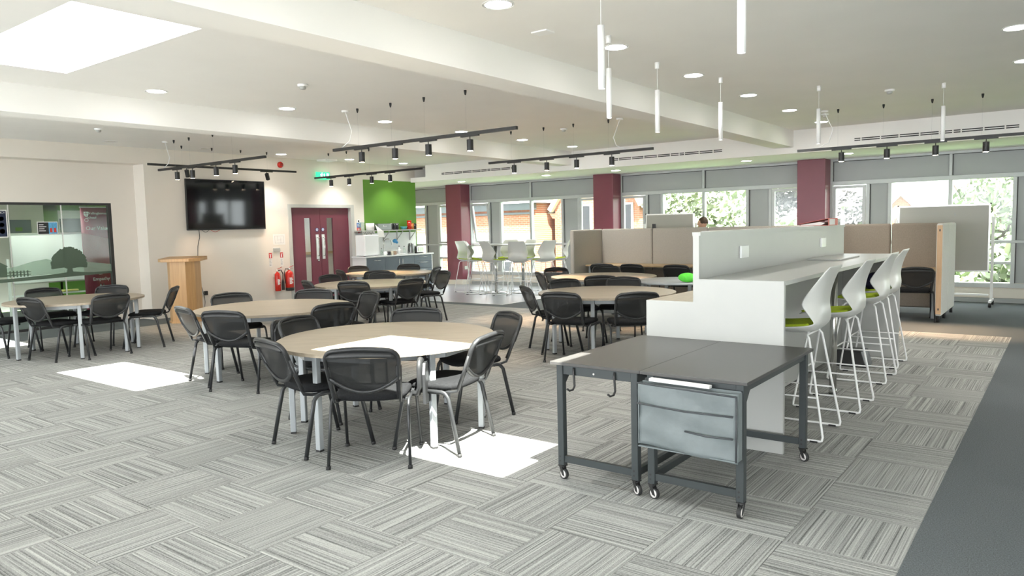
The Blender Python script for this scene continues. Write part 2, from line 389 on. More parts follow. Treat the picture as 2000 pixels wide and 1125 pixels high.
for i in range(-26, -4):  # unseen tiles right of the aisle, added to bounce light onto the ceiling
    for j in range(-16, 15):
        tile_mesh(-0.55 - 0.5 * i - 0.5, -0.55 - 0.5 * i, 3.47 + 0.5 * j, 3.97 + 0.5 * j, (i + j) % 2 == 0, rest, random.random() * 40, random.random() * 40)
ro = rest.build('far_and_bounce_carpet_tiles', M['tile'], fl); ro['kind'] = 'stuff'

# ------------------------------------------------------------------ shell: walls, ceiling, beams
wl = root_struct('wall_left', (XW, 6.61, 0))
wm = MB()
wm.box(XW - 0.42, XW, 6.61, 7.0, 0, ZC).box(XW - 0.30, XW, 7.0, 9.66, 0, ZC).box(XW - 0.30, XW, 11.30, 13.4, 0, ZC).box(XW - 0.30, XW, 9.66, 11.30, 2.03, ZC)      # television wall with door opening
wm.box(-13.62, -13.5, 6.18, 6.63, 0, 2.79).box(-13.62, -13.5, 1.2, 6.18, 2.09, 2.79).box(-13.62, -13.5, -5, 1.2, 0, 2.79)
wm.box(-13.62, XW, -5, 6.61, 2.77, ZC)
wm.box(-17.5, XW - 0.3, 13.15, 13.4, 0, ZC).box(-17.6, -17.45, 13.4, 15.4, 0, ZC)
wm.build('plaster', M['wall'], wl)
B(XW, XW + 0.004, 11.69, 13.4, 0, 2.68).build('green_paint_panel', M['green'], wl)
struct(MB().box(XW, XW + 0.014, 6.61, 9.59, 0, 0.10).box(XW, XW + 0.014, 11.38, 13.4, 0, 0.10).box(-13.5, -13.486, 6.2, 6.61, 0, 0.1).build('baseboard_left', M['wall']))
ce = root_struct('ceiling', (0, 0, ZC))
cm = MB()
ys = [(-5.2, -2.05), (-1.15, 2.24), (3.15, YF + 0.3)]
for a, b_ in ys: cm.box(-17.6, 12.1, a, b_, ZC, ZC + 0.5)
for a, b_ in ((-2.05, -1.15), (2.24, 3.15)):
    x = -17.6
    for s in SKYX:
        cm.box(x, s, a, b_, ZC, ZC + 0.5); x = s + 2.33
    cm.box(x, 12.1, a, b_, ZC, ZC + 0.5)
for s in SKYX:
    for a in (-2.05, 2.24): cm.box(s + 2.05, s + 2.33, a, a + 0.91, ZC + 0.40, ZC + 0.5)
cm.box(-17.6, 12.1, YF, 15.7, ZC + 0.02, ZC + 0.5)
cm.build('ceiling_slab', M['ceil'], ce)
for s in SKYX:
    B(s - 0.05, s + 2.10, 2.19, 3.20, ZC + 0.5, ZC + 0.53).build('skylight_pane', M['glass'], ce)
    B(s - 0.05, s + 2.10, -2.10, -1.10, ZC + 0.5, ZC + 0.53).build('skylight_pane', M['glass'], ce)
for n, x in enumerate((-8.74, -4.21, 0.40, 4.95)):
    struct(B(x, x + 0.33, -5, YF, 2.765, ZC).build('trim_%d' % (n + 1), M['ceil']))
so_ = root_struct('trim_5', (0, YF, 2.66))
MB().box(-12.62, 12, YF, 15.5, 2.66, ZC).box(XW, -12.62, YF, 15.5, 2.66, 2.77).box(-17.5, XW, 13.4, 15.5, 2.66, ZC).build('window_soffit', M['ceil'], so_)
struct(B(12.0, 12.15, -5, 15.6, 0, ZC).build('wall_right', M['wall']))
wbk = root_struct('wall_back', (0, -5.1, 0))
MB().box(-17.6, 12.1, -5.2, -5.05, 0, 0.12).box(-17.6, 12.1, -5.2, -5.05, 2.75, ZC).build('plaster', M['wall'], wbk)
for bx in (-17.5, -12.9, -8.32, -3.72, 0.88, 5.48): B(bx - 0.35, bx, -5.2, -5.05, 0.12, 2.75).build('plaster', M['wall'], wbk)
wf = root_struct('wall_front', (0, YW, 0))
B(-17.5, 12, YW - 0.02, YW + 0.12, 0, 0.34).build('plaster', M['wall'], wf)
struct(B(-13.0, 12, YW - 0.07, YW - 0.02, 0.0, 0.075).build('baseboard_front', M['greyp']))
struct(B(-13.0, 12, YW - 0.055, YW - 0.02, 0.082, 0.235).build('trim_6', M['wall']))

# ------------------------------------------------------------------ windows
def window_bay(n, bx, open_casement=False):
    r = root_struct('window_%d' % n, (bx, YW, 0.26))
    def bar(x0, x1, z0, z1, d=0.05): B(bx + x0, bx + x1, YW - d, YW + 0.06, z0, z1).build('frame_bar', M['grey'], r, bev=0.004, seg=1)
    L = 4.10
    bar(-0.06, 0.0, 0.26, 2.66); bar(L - 0.04, L + 0.02, 0.26, 2.66)
    bar(0, L - .04, 0.26, 0.335); bar(0, L - .04, 2.615, 2.66); bar(0, L - .04, 2.155, 2.235); bar(0, L - .04, 1.03, 1.08)
    for a, b_ in ((0.60, 0.66), (0.97, 1.03), (1.945, 2.005), (2.90, 2.96), (3.37, 3.43)): bar(a, b_, 0.335, 1.03); bar(a, b_, 1.08, 2.155)
    bar(1.95, 2.0, 2.235, 2.615)
    for a, b_ in ((0, .60), (1.03, 1.945), (2.005, 2.90), (3.43, L - .04)): bar(a, b_, 0.665, 0.71, 0.04)
    for a, b_ in ((0, 1.95), (2.0, L - .04)):
        B(bx + a, bx + b_, YW + 0.0, YW + 0.03, 2.235, 2.615).build('infill_panel', M['greyp'], r)
        MB().box(bx + a, bx + b_, YW - 0.006, YW, 2.605, 2.615).box(bx + a, bx + a + 0.012, YW - 0.006, YW, 2.235, 2.605).build('gasket', M['dark'], r)
    for a, b_ in ((0.66, 0.97), (2.96, 3.37)):
        for z0, z1 in ((0.335, 1.03), (1.08, 2.155)):
            B(bx + a, bx + b_, YW, YW + 0.03, z0, z1).build('infill_panel', M['greyp'], r)
            B(bx + a, bx + a + 0.012, YW - 0.006, YW, z0, z1).build('gasket', M['dark'], r)
    for a, b_ in ((1.03, 1.945), (2.005, 2.90)):
        B(bx + a, bx + b_, YW + 0.01, YW + 0.02, 1.08, 2.155).build('pane', M['glass'], r)
    for a, b_ in ((0, .60), (1.03, 1.945), (2.005, 2.90), (3.43, L - .04)):
        for z0, z1 in ((0.335, 0.665), (0.71, 1.03)): B(bx + a, bx + b_, YW + 0.01, YW + 0.02, z0, z1).build('pane', M['glass'], r)
    for q, (a, b_) in enumerate(((0, .60), (3.43, L - .04))):
        cas = bpy.data.objects.new('casement', None); COL.objects.link(cas); cas.parent = r; cas.location = (a, 0, 2.155 - 0.26)
        z0, z1, t = 1.08, 2.155, 0.062
        f = MB().box(bx + a + .01, bx + a + t, YW - .06, YW, z0 + .01, z1 - .01).box(bx + b_ - t, bx + b_ - .01, YW - .06, YW, z0 + .01, z1 - .01)
        f.box(bx + a + t, bx + b_ - t, YW - .06, YW, z0 + .01, z0 + t).box(bx + a + t, bx + b_ - t, YW - .06, YW, z1 - t, z1 - .01)
        f.build('sash', M['grey'], cas)
        B(bx + a + t, bx + b_ - t, YW - .035, YW - .025, z0 + t, z1 - t).build('pane', M['glass'], cas)
        xm = bx + (a + b_) / 2
        MB().box(xm - .05, xm + .05, YW - .075, YW - .06, z0 + .015, z0 + .045).tube([(xm, YW - .07, z0 + .04), (xm + .01, YW - .1, z0 + .06), (xm, YW - .1, z0 + .14)], .007, 6).build('handle', M['steel'], cas)
        if open_casement and q == 0: cas.rotation_euler = (math.radians(9), 0, 0)
    return r
for n, bx in enumerate((-17.5, -12.9, -8.32, -3.72, 0.88, 5.48)): window_bay(n + 1, bx, n == 1)

# columns between the windows
for x0, x1, lab in ((-13.45, -12.92, 'maroon column beside the green kitchen wall, white socket on its side'), (-8.86, -8.34, 'maroon column right of the high table, rising behind the left pod screen'),
                    (-4.28, -3.76, 'maroon column behind the red ring binder on the counter'), (0.30, 0.84, 'maroon column right of the big mobile whiteboard')):
    t = thing('column', lab, 'column', ((x0 + x1) / 2, 15.05, 0))
    B(x0, x1, 14.87, 15.25, 0.12, 2.66).build('shaft', M['maroon'], t, bev=0.012)
    B(x0 - .012, x1 + .012, 14.858, 15.25, 0, 0.12).build('plinth', M['wall'], t)
    if x0 < -13: B(x1, x1 + .012, 14.95, 15.10, 0.40, 0.49).build('socket', M['white'], t, bev=0.003)

# ------------------------------------------------------------------ ceiling fittings
def downlight(x, y, z, lab, on=True, grp='recessed round ceiling downlights'):
    t = thing('downlight', lab, 'downlight', (x, y, z), grp)
    MB().lathe([(0.112, -0.004), (0.112, 0), (0.098, 0.0), (0.093, -0.004)], (x, y, z - 0.001), 28, caps=False).build('trim_ring', M['rod'], t)
    MB().lathe([(0.001, 0.0), (0.094, 0.0)], (x, y, z - 0.0035), 28, caps=False).build('diffuser', M['led'] if on else M['chrome'], t)
    if on:
        l = bpy.data.lights.new('downlight_beam', 'SPOT'); l.energy = DOWNBEAM; l.color = (1.0, 0.965, 0.91); l.spot_size = math.radians(104); l.spot_blend = 0.6; l.shadow_soft_size = 0.09
        lo = bpy.data.objects.new('downlight_beam', l); COL.objects.link(lo); lo.location = (x, y, z - 0.012)
    return t
ordn = ['nearest', 'second', 'third', 'fourth', 'fifth', 'farthest']
for k in range(6):
    y = 4.15 + 1.655 * k
    downlight(-3.21, y, ZC, ordn[k] + ' downlight of the row above the white counter and pendants')
    downlight(-7.86, y, ZC, ordn[k] + ' downlight of the row left of the central ceiling beam')
for k, y in enumerate((5.80, 7.48, 9.08, 10.82, 12.44)):
    downlight(-12.55, y, ZC, ['unlit downlight above the glass partition end', 'unlit downlight above the television', 'lit downlight in front of the red alarm sounder', 'lit downlight above the maroon doors', 'lit downlight above the green kitchen wall'][k], k > 1)
downlight(-0.41, 7.49, ZC, 'nearer downlight at the right edge of the picture'); downlight(-0.42, 9.14, ZC, 'farther downlight at the right edge of the picture')
for x, y, l in ((-12.2, 14.1, 'beside the first maroon column'), (-9.63, 14.08, 'over the high table stools'), (-7.83, 14.1, 'right of the second maroon column'), (-5.0, 14.1, 'over the pod with the standing person'), (-3.2, 14.1, 'right of the third maroon column')):
    downlight(x, y, 2.66, 'small downlight in the window soffit ' + l, True, 'downlights in the window soffit')

def detector(x, y, lab):
    t = thing('smoke_detector', lab, 'smoke detector', (x, y, ZC))
    MB().lathe([(0.055, 0), (0.055, -0.018), (0.045, -0.024), (0.001, -0.025)], (x, y, ZC), 20).build('base', M['rod'], t)
    MB().lathe([(0.034, -0.024), (0.034, -0.04), (0.024, -0.052), (0.001, -0.054)], (x, y, ZC), 16).build('sensor_head', M['white'], t)
for x, y, l in ((-6.47, 4.99, 'white smoke detector on the ceiling right of the skylight'), (-11.14, 5.0, 'white smoke detector on the ceiling above the far left round table'), (-6.5, 10.03, 'white smoke detector beside the cable rose of the far middle track'),
                (-1.8, 9.98, 'white smoke detector above the right hand track light'), (-2.93, 11.52, 'small white smoke detector behind the right pendants')): detector(x, y, l)
tag(B(-3.47, -3.32, 4.90, 5.02, ZC - 0.012, ZC).build('ceiling_sensor', M['rod'], bev=0.003), 'small flat white sensor plate on ceiling between beam and nearest pendants', 'sensor')

def pendant(x, y, lab):
    t = thing('pendant_light', lab, 'pendant light', (x, y, ZC), 'white tube pendants over the counter')
    MB().lathe([(0.022, -0.06), (0.022, 0)], (x, y, ZC), 14).build('ceiling_cup', M['rod'], t)
    MB().cyl((x, y, 2.79), (x, y, ZC - 0.05), 0.0022, 6).build('cable', M['rod'], t)
    MB().lathe([(0.019, 2.394), (0.019, 2.39), (0.023, 2.39), (0.023, 2.79), (0.001, 2.792)], (x, y, 0), 16, caps=False).build('tube_shade', M['rod'], t)
    MB().lathe([(0.001, 0), (0.018, 0)], (x, y, 2.393), 12, caps=False).build('lamp_lens', M['led'], t)
for x, y, l in ((-1.40, 3.87, 'white tube pendant cut off by the top of the picture'), (-2.45, 4.24, 'nearest fully seen white tube pendant, left of the others'), (-3.07, 5.43, 'white tube pendant just right of and behind the nearest one'),
                (-3.22, 6.63, 'white tube pendant third along, in front of the beam'), (-3.04, 7.78, 'white tube pendant at the far end of the beam'), (-2.38, 9.09, 'white tube pendant in front of the right track end'), (-1.23, 9.96, 'rightmost white tube pendant, crossing the right hand track')):
    pendant(x, y, l)

def spotlamp(t, x, y, z, aim=(0, 0, -1), power=1.0):
    aim = Vector(aim).normalized(); p = Vector((x, y, z - 0.06))
    h = MB(); h.box(x - .13 if abs(aim.y) < .5 or True else x, x + .13, y - .014, y + .014, z - .052, z - .036).build('adaptor', M['black'], t) if t.get('along') != 'y' else h.box(x - .014, x + .014, y - .13, y + .13, z - .052, z - .036).build('adaptor', M['black'], t)
    MB().cyl(tuple(p + Vector((0, 0, .012))), tuple(p + Vector((0, 0, -.03))), .006, 8).build('stem', M['black'], t)
    a = p + Vector((0, 0, -.025)); b_ = a + aim * 0.125
    MB().tube([a, a + aim * .004, b_ - aim * .004, b_], .038, 18).build('spot_head', M['black'], t)
    MB().tube([b_ - aim * .001, b_ + aim * .001], .031, 16).build('spot_lens', M['warm'], t)
    l = bpy.data.lights.new('spot_beam', 'SPOT'); l.energy = SPOT * power; l.color = (1.0, 0.66, 0.40); l.spot_size = math.radians(46); l.spot_blend = 0.7; l.shadow_soft_size = 0.03
    lo = bpy.data.objects.new('spot_beam', l); COL.objects.link(lo); lo.location = b_ + aim * 0.012; lo.rotation_euler = aim.to_track_quat('-Z', 'Y').to_euler()
def track(lab, x0, x1, y, z, heads, cable_x=None, power=1.0):
    t = thing('track_light', lab, 'track light', ((x0 + x1) / 2, y, z), 'black suspended spotlight tracks')
    B(x0, x1, y - .018, y + .018, z - .036, z).build('rail', M['black'], t)
    for i, x in enumerate(heads):
        spotlamp(t, x, y, z, (0, 0, -1), power)
        MB().lathe([(.001, -.055), (.008, -.050), (.015, -.022), (.016, 0)], (x - .05, y, ZC), 12).build('ceiling_cone', M['black'], t)
        MB().cyl((x - .05, y, z), (x - .05, y, ZC - .05), .0006, 5).build('suspension_wire', M['silver'], t)
    if cable_x is not None:
        s = cable_x
        MB().lathe([(.045, -.025), (.05, 0)], (s, y, ZC), 16).build('cable_rose', M['rod'], t)
        d = 0.10 if s < (x0 + x1) / 2 else -0.10
        MB().tube([(s, y, ZC - .02), (s + d * .5, y, ZC - .14), (s + d * 1.1, y, ZC - .27), (s + d * .6, y, z + .07), (s - d * .9, y, z + .004)], .006, 6).build('power_cable', M['rod'], t)
track('black spotlight track nearest the middle, just below the central beam', -7.76, -4.76, 6.43, 2.585, (-7.22, -6.62, -6.06, -5.42), -7.5, 0.35)
track('far middle black spotlight track above the high table side', -7.76, -4.77, 9.68, 2.59, (-7.24, -6.6, -6.05, -5.44), -5.3)
track('right hand black spotlight track running out of the picture', -3.22, -0.2, 11.2, 2.53, (-2.62, -2.04, -1.46, -0.90), -2.85)
track('black spotlight track crossing the green exit sign', -12.3, -9.30, 9.68, 2.605, (-11.8, -11.26, -10.62, -10.12))
track('black spotlight track slanting across in front of the television', -12.26, -9.26, 6.43, 2.615, (-11.68, -11.22, -10.54, -10.03), -12.0, 0.3)
t = thing('track_light', 'black spotlight track running along the television wall with two tilted heads', 'track light', (-12.4, 7.8, 2.72)); t['along'] = 'y'
B(-12.418, -12.382, 6.32, 9.30, 2.684, 2.72).build('rail', M['black'], t)
spotlamp(t, -12.4, 7.0, 2.72, (-0.25, 0.3, -1), 0.25); spotlamp(t, -12.4, 8.62, 2.72, (-0.45, 0.55, -1), 0.3)
for y in (6.93, 7.5, 8.08, 8.64):
    MB().lathe([(.001, -.055), (.008, -.050), (.015, -.022), (.016, 0)], (-12.4, y, ZC), 12).build('ceiling_cone', M['black'], t)
    MB().cyl((-12.4, y, 2.72), (-12.4, y, ZC - .05), .0006, 5).build('suspension_wire', M['silver'], t)

for x0, l in ((-12.09, 'slot air vent on the left length of the window soffit'), (-7.40, 'slot air vent on the middle length of the window soffit'), (-2.91, 'slot air vent above the right hand track')):
    t = thing('slot_vent', l, 'air vent', (x0 + 1.13, YF, 2.80))
    B(x0, x0 + 2.26, YF - .004, YF, 2.772, 2.842).build('vent_frame', M['ceil'], t)
    x = x0 + .01; k = 0
    while x < x0 + 2.2:
        wdt = (0.09, 0.27, 0.25, 0.27, 0.25, 0.16)[k % 6]; k += 1
        for z in (2.785, 2.815): B(x, min(x + wdt, x0 + 2.25), YF - .006, YF - .003, z, z + .017).build('slot', M['dark'], t)
        x += wdt + .02

# ------------------------------------------------------------------ round tables
def round_table(x, y, phi, lab, R=0.82, gap=0.03):
    t = thing('round_table', lab, 'table', (0, 0, 0), 'pale oak round tables')
    Z = 0.70
    for sgn in (1, -1):
        pts = [(sgn * (gap + R * math.cos(a)), R * math.sin(a)) for a in [(-pi / 2 + pi * k / 40) for k in range(41)]]
        pts += [(sgn * 0.001, R), (sgn * 0.001, -R)]
        if sgn < 0: pts = pts[::-1]
        MB().prism(pts, Z - 0.025, Z).build('tabletop', M['ctop'], t)
        ap = MB(); q = R - 0.10; ang = [-84, -42, 0, 42, 84]
        P = [Vector((sgn * (gap + q * math.cos(math.radians(a))), q * math.sin(math.radians(a)), Z - 0.05)) for a in ang]
        for a, b_ in zip(P, P[1:]):
            d = b_ - a; ap.obox((a + b_) / 2, (d.length / 2, .012, .025), d, Vector((0, 0, 1)).cross(d))
        d = P[-1] - P[0]; ap.obox((P[0] + P[-1]) / 2, (d.length / 2, .012, .025), d, Vector((0, 0, 1)).cross(d))
        ap.build('apron', M['silver'], t)
        for a in (-78, -33, 33, 78):
            c, s = sgn * (gap + 0.725 * math.cos(math.radians(a))), 0.725 * math.sin(math.radians(a))
            if abs(a) > 60: c = sgn * (gap + 0.125); s = math.copysign(0.71, a)
            u = Vector((c, s, 0)).normalized(); v = Vector((-u.y, u.x, 0))
            lg = MB().obox((c, s, (Z - .025 + .012) / 2), (.021, .021, (Z - .037) / 2), u, v).build('leg', M['silver'], t, bev=.006)
            MB().obox((c, s, .007), (.02, .02, .007), u, v).build('foot', M['rubber'], lg)
    t.location = (x, y, 0); t.rotation_euler = (0, 0, math.radians(phi)); return t
round_table(-4.18, 3.91, -52, 'pale oak round table nearest the camera with a bright sunlit patch')
round_table(-6.98, 4.86, -52, 'pale oak round table behind the sunlit one, in front of the fire extinguishers')
round_table(-10.48, 4.27, -52, 'pale oak round table at far left by the glass partition', 0.80)
round_table(-8.60, 7.74, -52, 'pale oak round table in front of the maroon double doors', 0.84)
round_table(-10.32, 9.76, -52, 'warmly lit round table in front of the grey kitchen cabinets', 0.84)
round_table(-4.50, 7.83, -40, 'pale oak round table just left of the stepped white counter')
round_table(-5.90, 10.18, -40, 'warmly lit round table near the pods, behind the one by the counter')

# ------------------------------------------------------------------ mesh-back chairs
def chair_parts(t, net=True):
    # seat pad, sitter faces +y
    def se(a, k): c, s = math.cos(a), math.sin(a); e = 2 / 4.0; return (math.copysign(abs(c) ** e, c) * .235 * k, math.copysign(abs(s) ** e, s) * .215 * k)
    rings = [(.90, .425), (.98, .432), (1.0, .446), (.985, .462), (.90, .474), (.6, .479), (.25, .480)]
    s = MB(); n = 28; vs = []
    for k, z in rings:
        for i in range(n):
            x, y = se(2 * pi * i / n, k); zz = z - 0.018 * max(0, (y - .08) / .14) ** 2 * (1 if z > .44 else .5) + 0.008 * (abs(x) / .235) ** 2
            vs.append((x, y, zz))
    fs = [(i * n + k, i * n + (k + 1) % n, (i + 1) * n + (k + 1) % n, (i + 1) * n + k) for i in range(len(rings) - 1) for k in range(n)]
    s.add(vs, fs, True); s.add([vs[(len(rings) - 1) * n + k] for k in range(n)], [tuple(range(n))], True); s.add([vs[k] for k in range(n)], [tuple(reversed(range(n)))])
    s.build('seat', M['fab'], t)
    for sx in (1, -1):
        for sy in (1, -1):
            pts = [(sx * .262, sy * .255, .012), (sx * .250, sy * .175, .385)] + [(sx * .249, sy * (.165 - .04 * (1 - math.cos(a))), .385 + .04 * math.sin(a)) for a in (.5, 1.0, 1.57)] + [(sx * .247, 0, .426)]
            lg = MB().tube(pts, .0105, 8, .015).build('leg', M['leg'], t)
            MB().cyl((sx * .2622, sy * .2565, 0.0), (sx * .2615, sy * .2525, .022), .0155, 8).build('foot', M['rubber'], lg)
    MB().tube([(-.247, .10, .418), (.247, .10, .418)], .010, 8).tube([(-.247, -.10, .418), (.247, -.10, .418)], .010, 8).build('cross_bar', M['leg'], t)
    def yb(z, x=0): return -.235 - (z - .45) * .40 - .028 * (1 - (x / .24) ** 2)
    for sx in (1, -1):
        MB().tube([(sx * .205, -.05, .418), (sx * .208, -.17, .420), (sx * .210, -.225, .432), (sx * .213, yb(.48, .24) + .0, .475), (sx * .218, yb(.60, .24), .60)], .010, 8).build('back_tube', M['leg'], t)
        MB().tube([(sx * .206, yb(.455, .24) + .004, .455), (sx * .214, yb(.56, .24), .56), (sx * .224, yb(.68, .24), .68)], .019, 8, .013, up=(1, 0, 0)).build('back_socket', M['plast'], t)
    # back frame: rounded top with straight sides, smiling lower bar
    out = []
    for i in range(7): z = .59 + .125 * i / 6; out.append((.217 + .012 * i / 6, z))
    out += [(.229 - .068 * (1 - math.cos(a)), .72 + .066 * math.sin(a)) for a in (.35, .7, 1.05, 1.35, 1.57)]
    left = [(-x, z) for x, z in reversed(out)]
    mid = [(.161 - .322 * i / 8, .786 + .012 * math.sin(pi * i / 8)) for i in range(1, 8)]
    P = [(x, yb(z, x), z) for x, z in out + mid + left]
    MB().tube(P, .0125, 8, .0165, up=(1, 0, 0)).build('back_frame', M['plast'], t)
    low = [(-.217 + .434 * i / 14, .60 - .095 * math.sin(pi * i / 14) ** 0.85) for i in range(15)]
    MB().tube([(x, yb(z, x) - .002, z) for x, z in low], .012, 8, .015, up=(0, .4, 1)).build('lumbar_bar', M['plast'], t)
    tp = [(x, z - .012) for x, z in [(.215 - .43 * i / 12, .765 + .010 * math.sin(pi * i / 12)) for i in range(13)]]
    MB().tube([(x, yb(z, x) - .004, z) for x, z in tp], .024, 8, .007, up=(0, .4, 1)).build('top_band', M['plast'], t)
    def pan(u, v):
        x = (u - .5) * 2; zt = .785 - .055 * max(0, (abs(x) - .68) / .32) ** 2; zb = .60 - .095 * max(0, math.cos(x * pi / 2)) ** .85
        z = zb + (zt - zb) * v; wd = .216 + .012 * (z - .585) / .2; X = x * wd; return (X, yb(z, X) + .002, z)
    MB().grid(pan, 12, 8).build('back_net', M['net'] if net else M['plast'], t)
def tablet_parts(t):
    # writing tablet folded down beside the seat on the sitter's right
    MB().tube([(.25, .0, .43), (.29, -.01, .43), (.308, -.03, .48), (.308, -.03, .60)] + [(.308, -.03 + .05 * (1 - math.cos(a)), .60 + .045 * math.sin(a)) for a in (.5, 1.0, 1.57)] + [(.308, .20, .640)], .019, 8, .026).build('tablet_arm', M['plast'], t)
    MB().plate([(-.04, .36), (.20, .33), (.26, .39), (.27, .56), (.22, .63), (.0, .63), (-.05, .56)], .325, .345).build('writing_tablet', M['plast'], t, bev=.003)
proto = thing('mesh_back_chair', '', 'chair', (0, 0, 0), 'black mesh-back chairs at the round tables'); chair_parts(proto)
proto2 = thing('mesh_back_chair', '', 'chair', (0, 0, 0), 'black mesh-back chairs at the round tables'); chair_parts(proto2); tablet_parts(proto2)
used = {}
def chair(x, y, yaw, lab, tab=False):
    p = proto2 if tab else proto
    o = copy_tree(p) if p.name in used else p
    used[p.name] = 1
    o.location = (x, y, 0); o.rotation_euler = (0, 0, math.radians(yaw)); o['label'] = lab
    return o
T1 = ' at the sunlit table'
T2 = ' at the table before the extinguishers'
T3 = ' at the glass partition table'
T4 = ' at the maroon doors table'
T5 = ' at the kitchen table'
T6 = ' at the table left of the counter'
T7 = ' at the table near the pods'
K = 'black mesh-back chair '
for x, y, a, l, tb in [
    (-3.67, 3.30, 36, K + 'nearest the camera with folded writing tablet,' + T1, True),
    (-4.22, 3.29, -12, K + 'with its back turned on the left side' + T1, False),
    (-3.50, 3.79, 103, K + 'catching sun on its grey frame, front right' + T1, False),
    (-3.90, 4.55, 155, K + 'showing the front of its back, rear right' + T1, False),
    (-4.53, 4.46, -150, K + 'facing the camera, rear middle' + T1, False),
    (-4.82, 3.90, -78, K + 'facing the camera, rear left' + T1, False),
    (-6.42, 4.15, 22, K + 'nearest the camera with writing tablet' + T2, True),
    (-6.95, 4.20, -10, K + 'edge-on at the left' + T2, False),
    (-7.66, 4.86, -110, K + 'facing the camera nearest the lectern' + T2, False),
    (-7.21, 5.46, -143, K + 'facing the camera, rear right' + T2, False),
    (-6.19, 4.83, 78, K + 'with back turned at right' + T2, False),
    (-6.56, 5.45, 165, K + 'standing askew right of the others' + T2, False),
    (-10.08, 3.90, 12, K + 'nearest the camera on the left' + T3, False),
    (-9.86, 4.26, 93, K + 'with its back turned on the right front' + T3, False),
    (-10.12, 5.02, 139, K + 'in profile beside the wooden lectern' + T3, False),
    (-11.22, 4.28, -92, K + 'facing the camera, rear left' + T3, False),
    (-10.88, 4.75, -140, K + 'facing the camera, rear right' + T3, False),
    (-11.02, 3.62, -62, K + 'cut off by the picture edge' + T3, False),
    (-8.23, 7.24, 28, K + 'nearest the camera with its back turned' + T4, False),
    (-7.97, 7.66, 85, K + 'with its back turned on the right' + T4, False),
    (-8.75, 7.10, -20, K + 'seen edge-on at the left' + T4, False),
    (-9.24, 7.78, -87, K + 'facing the camera, rear left' + T4, False),
    (-9.07, 8.27, -151, K + 'facing the camera, rear right' + T4, False),
    (-8.50, 8.82, 160, K + 'turned aside on open floor right' + T4, False),
    (-9.96, 9.11, 50, K + 'nearest the camera with its back turned' + T5, False),
    (-10.49, 9.17, -22, K + 'seen edge-on at the left' + T5, False),
    (-10.96, 9.79, -101, K + 'lit brown by a spotlight, rear left' + T5, False),
    (-10.53, 10.36, -150, K + 'facing the camera in front of the drawers' + T5, False),
    (-9.74, 9.95, 115, K + 'seen edge-on at the right' + T5, False),
    (-4.42, 6.98, 8, K + 'nearest the camera, back turned,' + T6, False),
    (-4.98, 7.42, -38, K + 'seen edge-on at the left' + T6, False),
    (-5.05, 8.07, -118, K + 'facing the camera, rear left' + T6, False),
    (-3.86, 7.22, 42, K + 'with writing tablet, half hidden,' + T6, True),
    (-4.69, 8.47, -163, K + 'facing the camera, rear right' + T6, False),
    (-5.43, 9.30, 30, K + 'nearest the camera with its back turned' + T7, False),
    (-6.34, 9.66, -40, K + 'seen edge-on at the left' + T7, False),
    (-6.65, 10.27, -117, K + 'lit reddish by a spotlight, rear left' + T7, False),
    (-6.15, 10.79, -143, K + 'facing the camera, rear right' + T7, False),
]: chair(x, y, a, l, tb)

# ------------------------------------------------------------------ white stepped counter
ct = thing('bar_counter', 'stepped white bar counter with raised spine, tubes hanging above', 'counter', (-1.94, 6.80, 0))
Y0, Y1 = 4.78, 8.80
def yplate(poly, y0, y1):
    n = len(poly); return MB().add([(x, y0, z) for x, z in poly] + [(x, y1, z) for x, z in poly], [tuple(range(n)), tuple(reversed(range(n, 2 * n)))] + [(i, n + i, n + (i + 1) % n, (i + 1) % n) for i in range(n)])
end = [(-2.42, 0), (-1.45, 0), (-1.45, 1.13), (-2.02, 1.13), (-2.02, 1.45), (-2.065, 1.45), (-2.065, 0.97), (-2.42, 0.97)]
yplate(end, Y0, Y0 + .03).build('end_panel', M['white'], ct, bev=.002, seg=1)
yplate(end, Y1 - .03, Y1).build('end_panel', M['white'], ct, bev=.002, seg=1)
B(-2.018, -1.447, Y0 + .03, Y1 - .03, 1.10, 1.13).build('bar_top', M['white'], ct, bev=.002, seg=1)
B(-2.065, -2.02, Y0 + .03, Y1 - .03, 0.02, 1.425).build('spine_panel', M['white'], ct)
MB().box(-2.070, -2.010, Y0 + .001, 5.3, 1.425, 1.45).box(-2.22, -2.010, 5.3, Y1, 1.425, 1.45).build('spine_cap', M['white'], ct)
B(-2.42, -2.066, Y0 + .03, Y1 - .03, .945, .97).build('low_shelf', M['ctop'], ct)
B(-2.40, -2.38, Y0 + .03, Y1 - .03, .02, .945).build('rear_panel', M['white'], ct)
for y in (5.63, 7.90): B(-2.0195, -2.002, y - .08, y + .08, 1.235, 1.33).build('socket', M['gloss'], ct, bev=.003)
MB().cyl((-1.62, 6.73, 0.03), (-1.62, 6.73, 1.10), .03, 18).lathe([(.034, 0), (.034, .05), (.03, .05)], (-1.62, 6.73, 0), 18).build('chrome_leg', M['chrome'], ct)
tag(B(-2.0, -1.70, 7.28, 8.05, 1.1305, 1.145).build('flat_tray', M['white'], bev=.004), 'thin flat white board lying on the bar counter top', 'board')
t = thing('extension_box', 'black floor power box on the carpet under the bar counter', 'power box', (-1.80, 8.15, 0))
MB().add([(-1.95, 8.05, 0), (-1.62, 8.05, 0), (-1.62, 8.35, 0), (-1.95, 8.35, 0), (-1.92, 8.08, .16), (-1.68, 8.08, .16), (-1.66, 8.33, .16), (-1.92, 8.33, .16)], [(3, 2, 1, 0), (4, 5, 6, 7), (0, 1, 5, 4), (1, 2, 6, 5), (2, 3, 7, 6), (3, 0, 4, 7)]).build('case', M['black'], t, bev=.006)
for k in range(5): B(-1.90 + k * .045, -1.875 + k * .045, 8.075, 8.08, .04, .13).build('grille_bar', M['gmet'], t)
t = thing('waste_bin', 'cream waste bin under the counter behind the white end panel', 'bin', (-1.80, 5.35, 0))
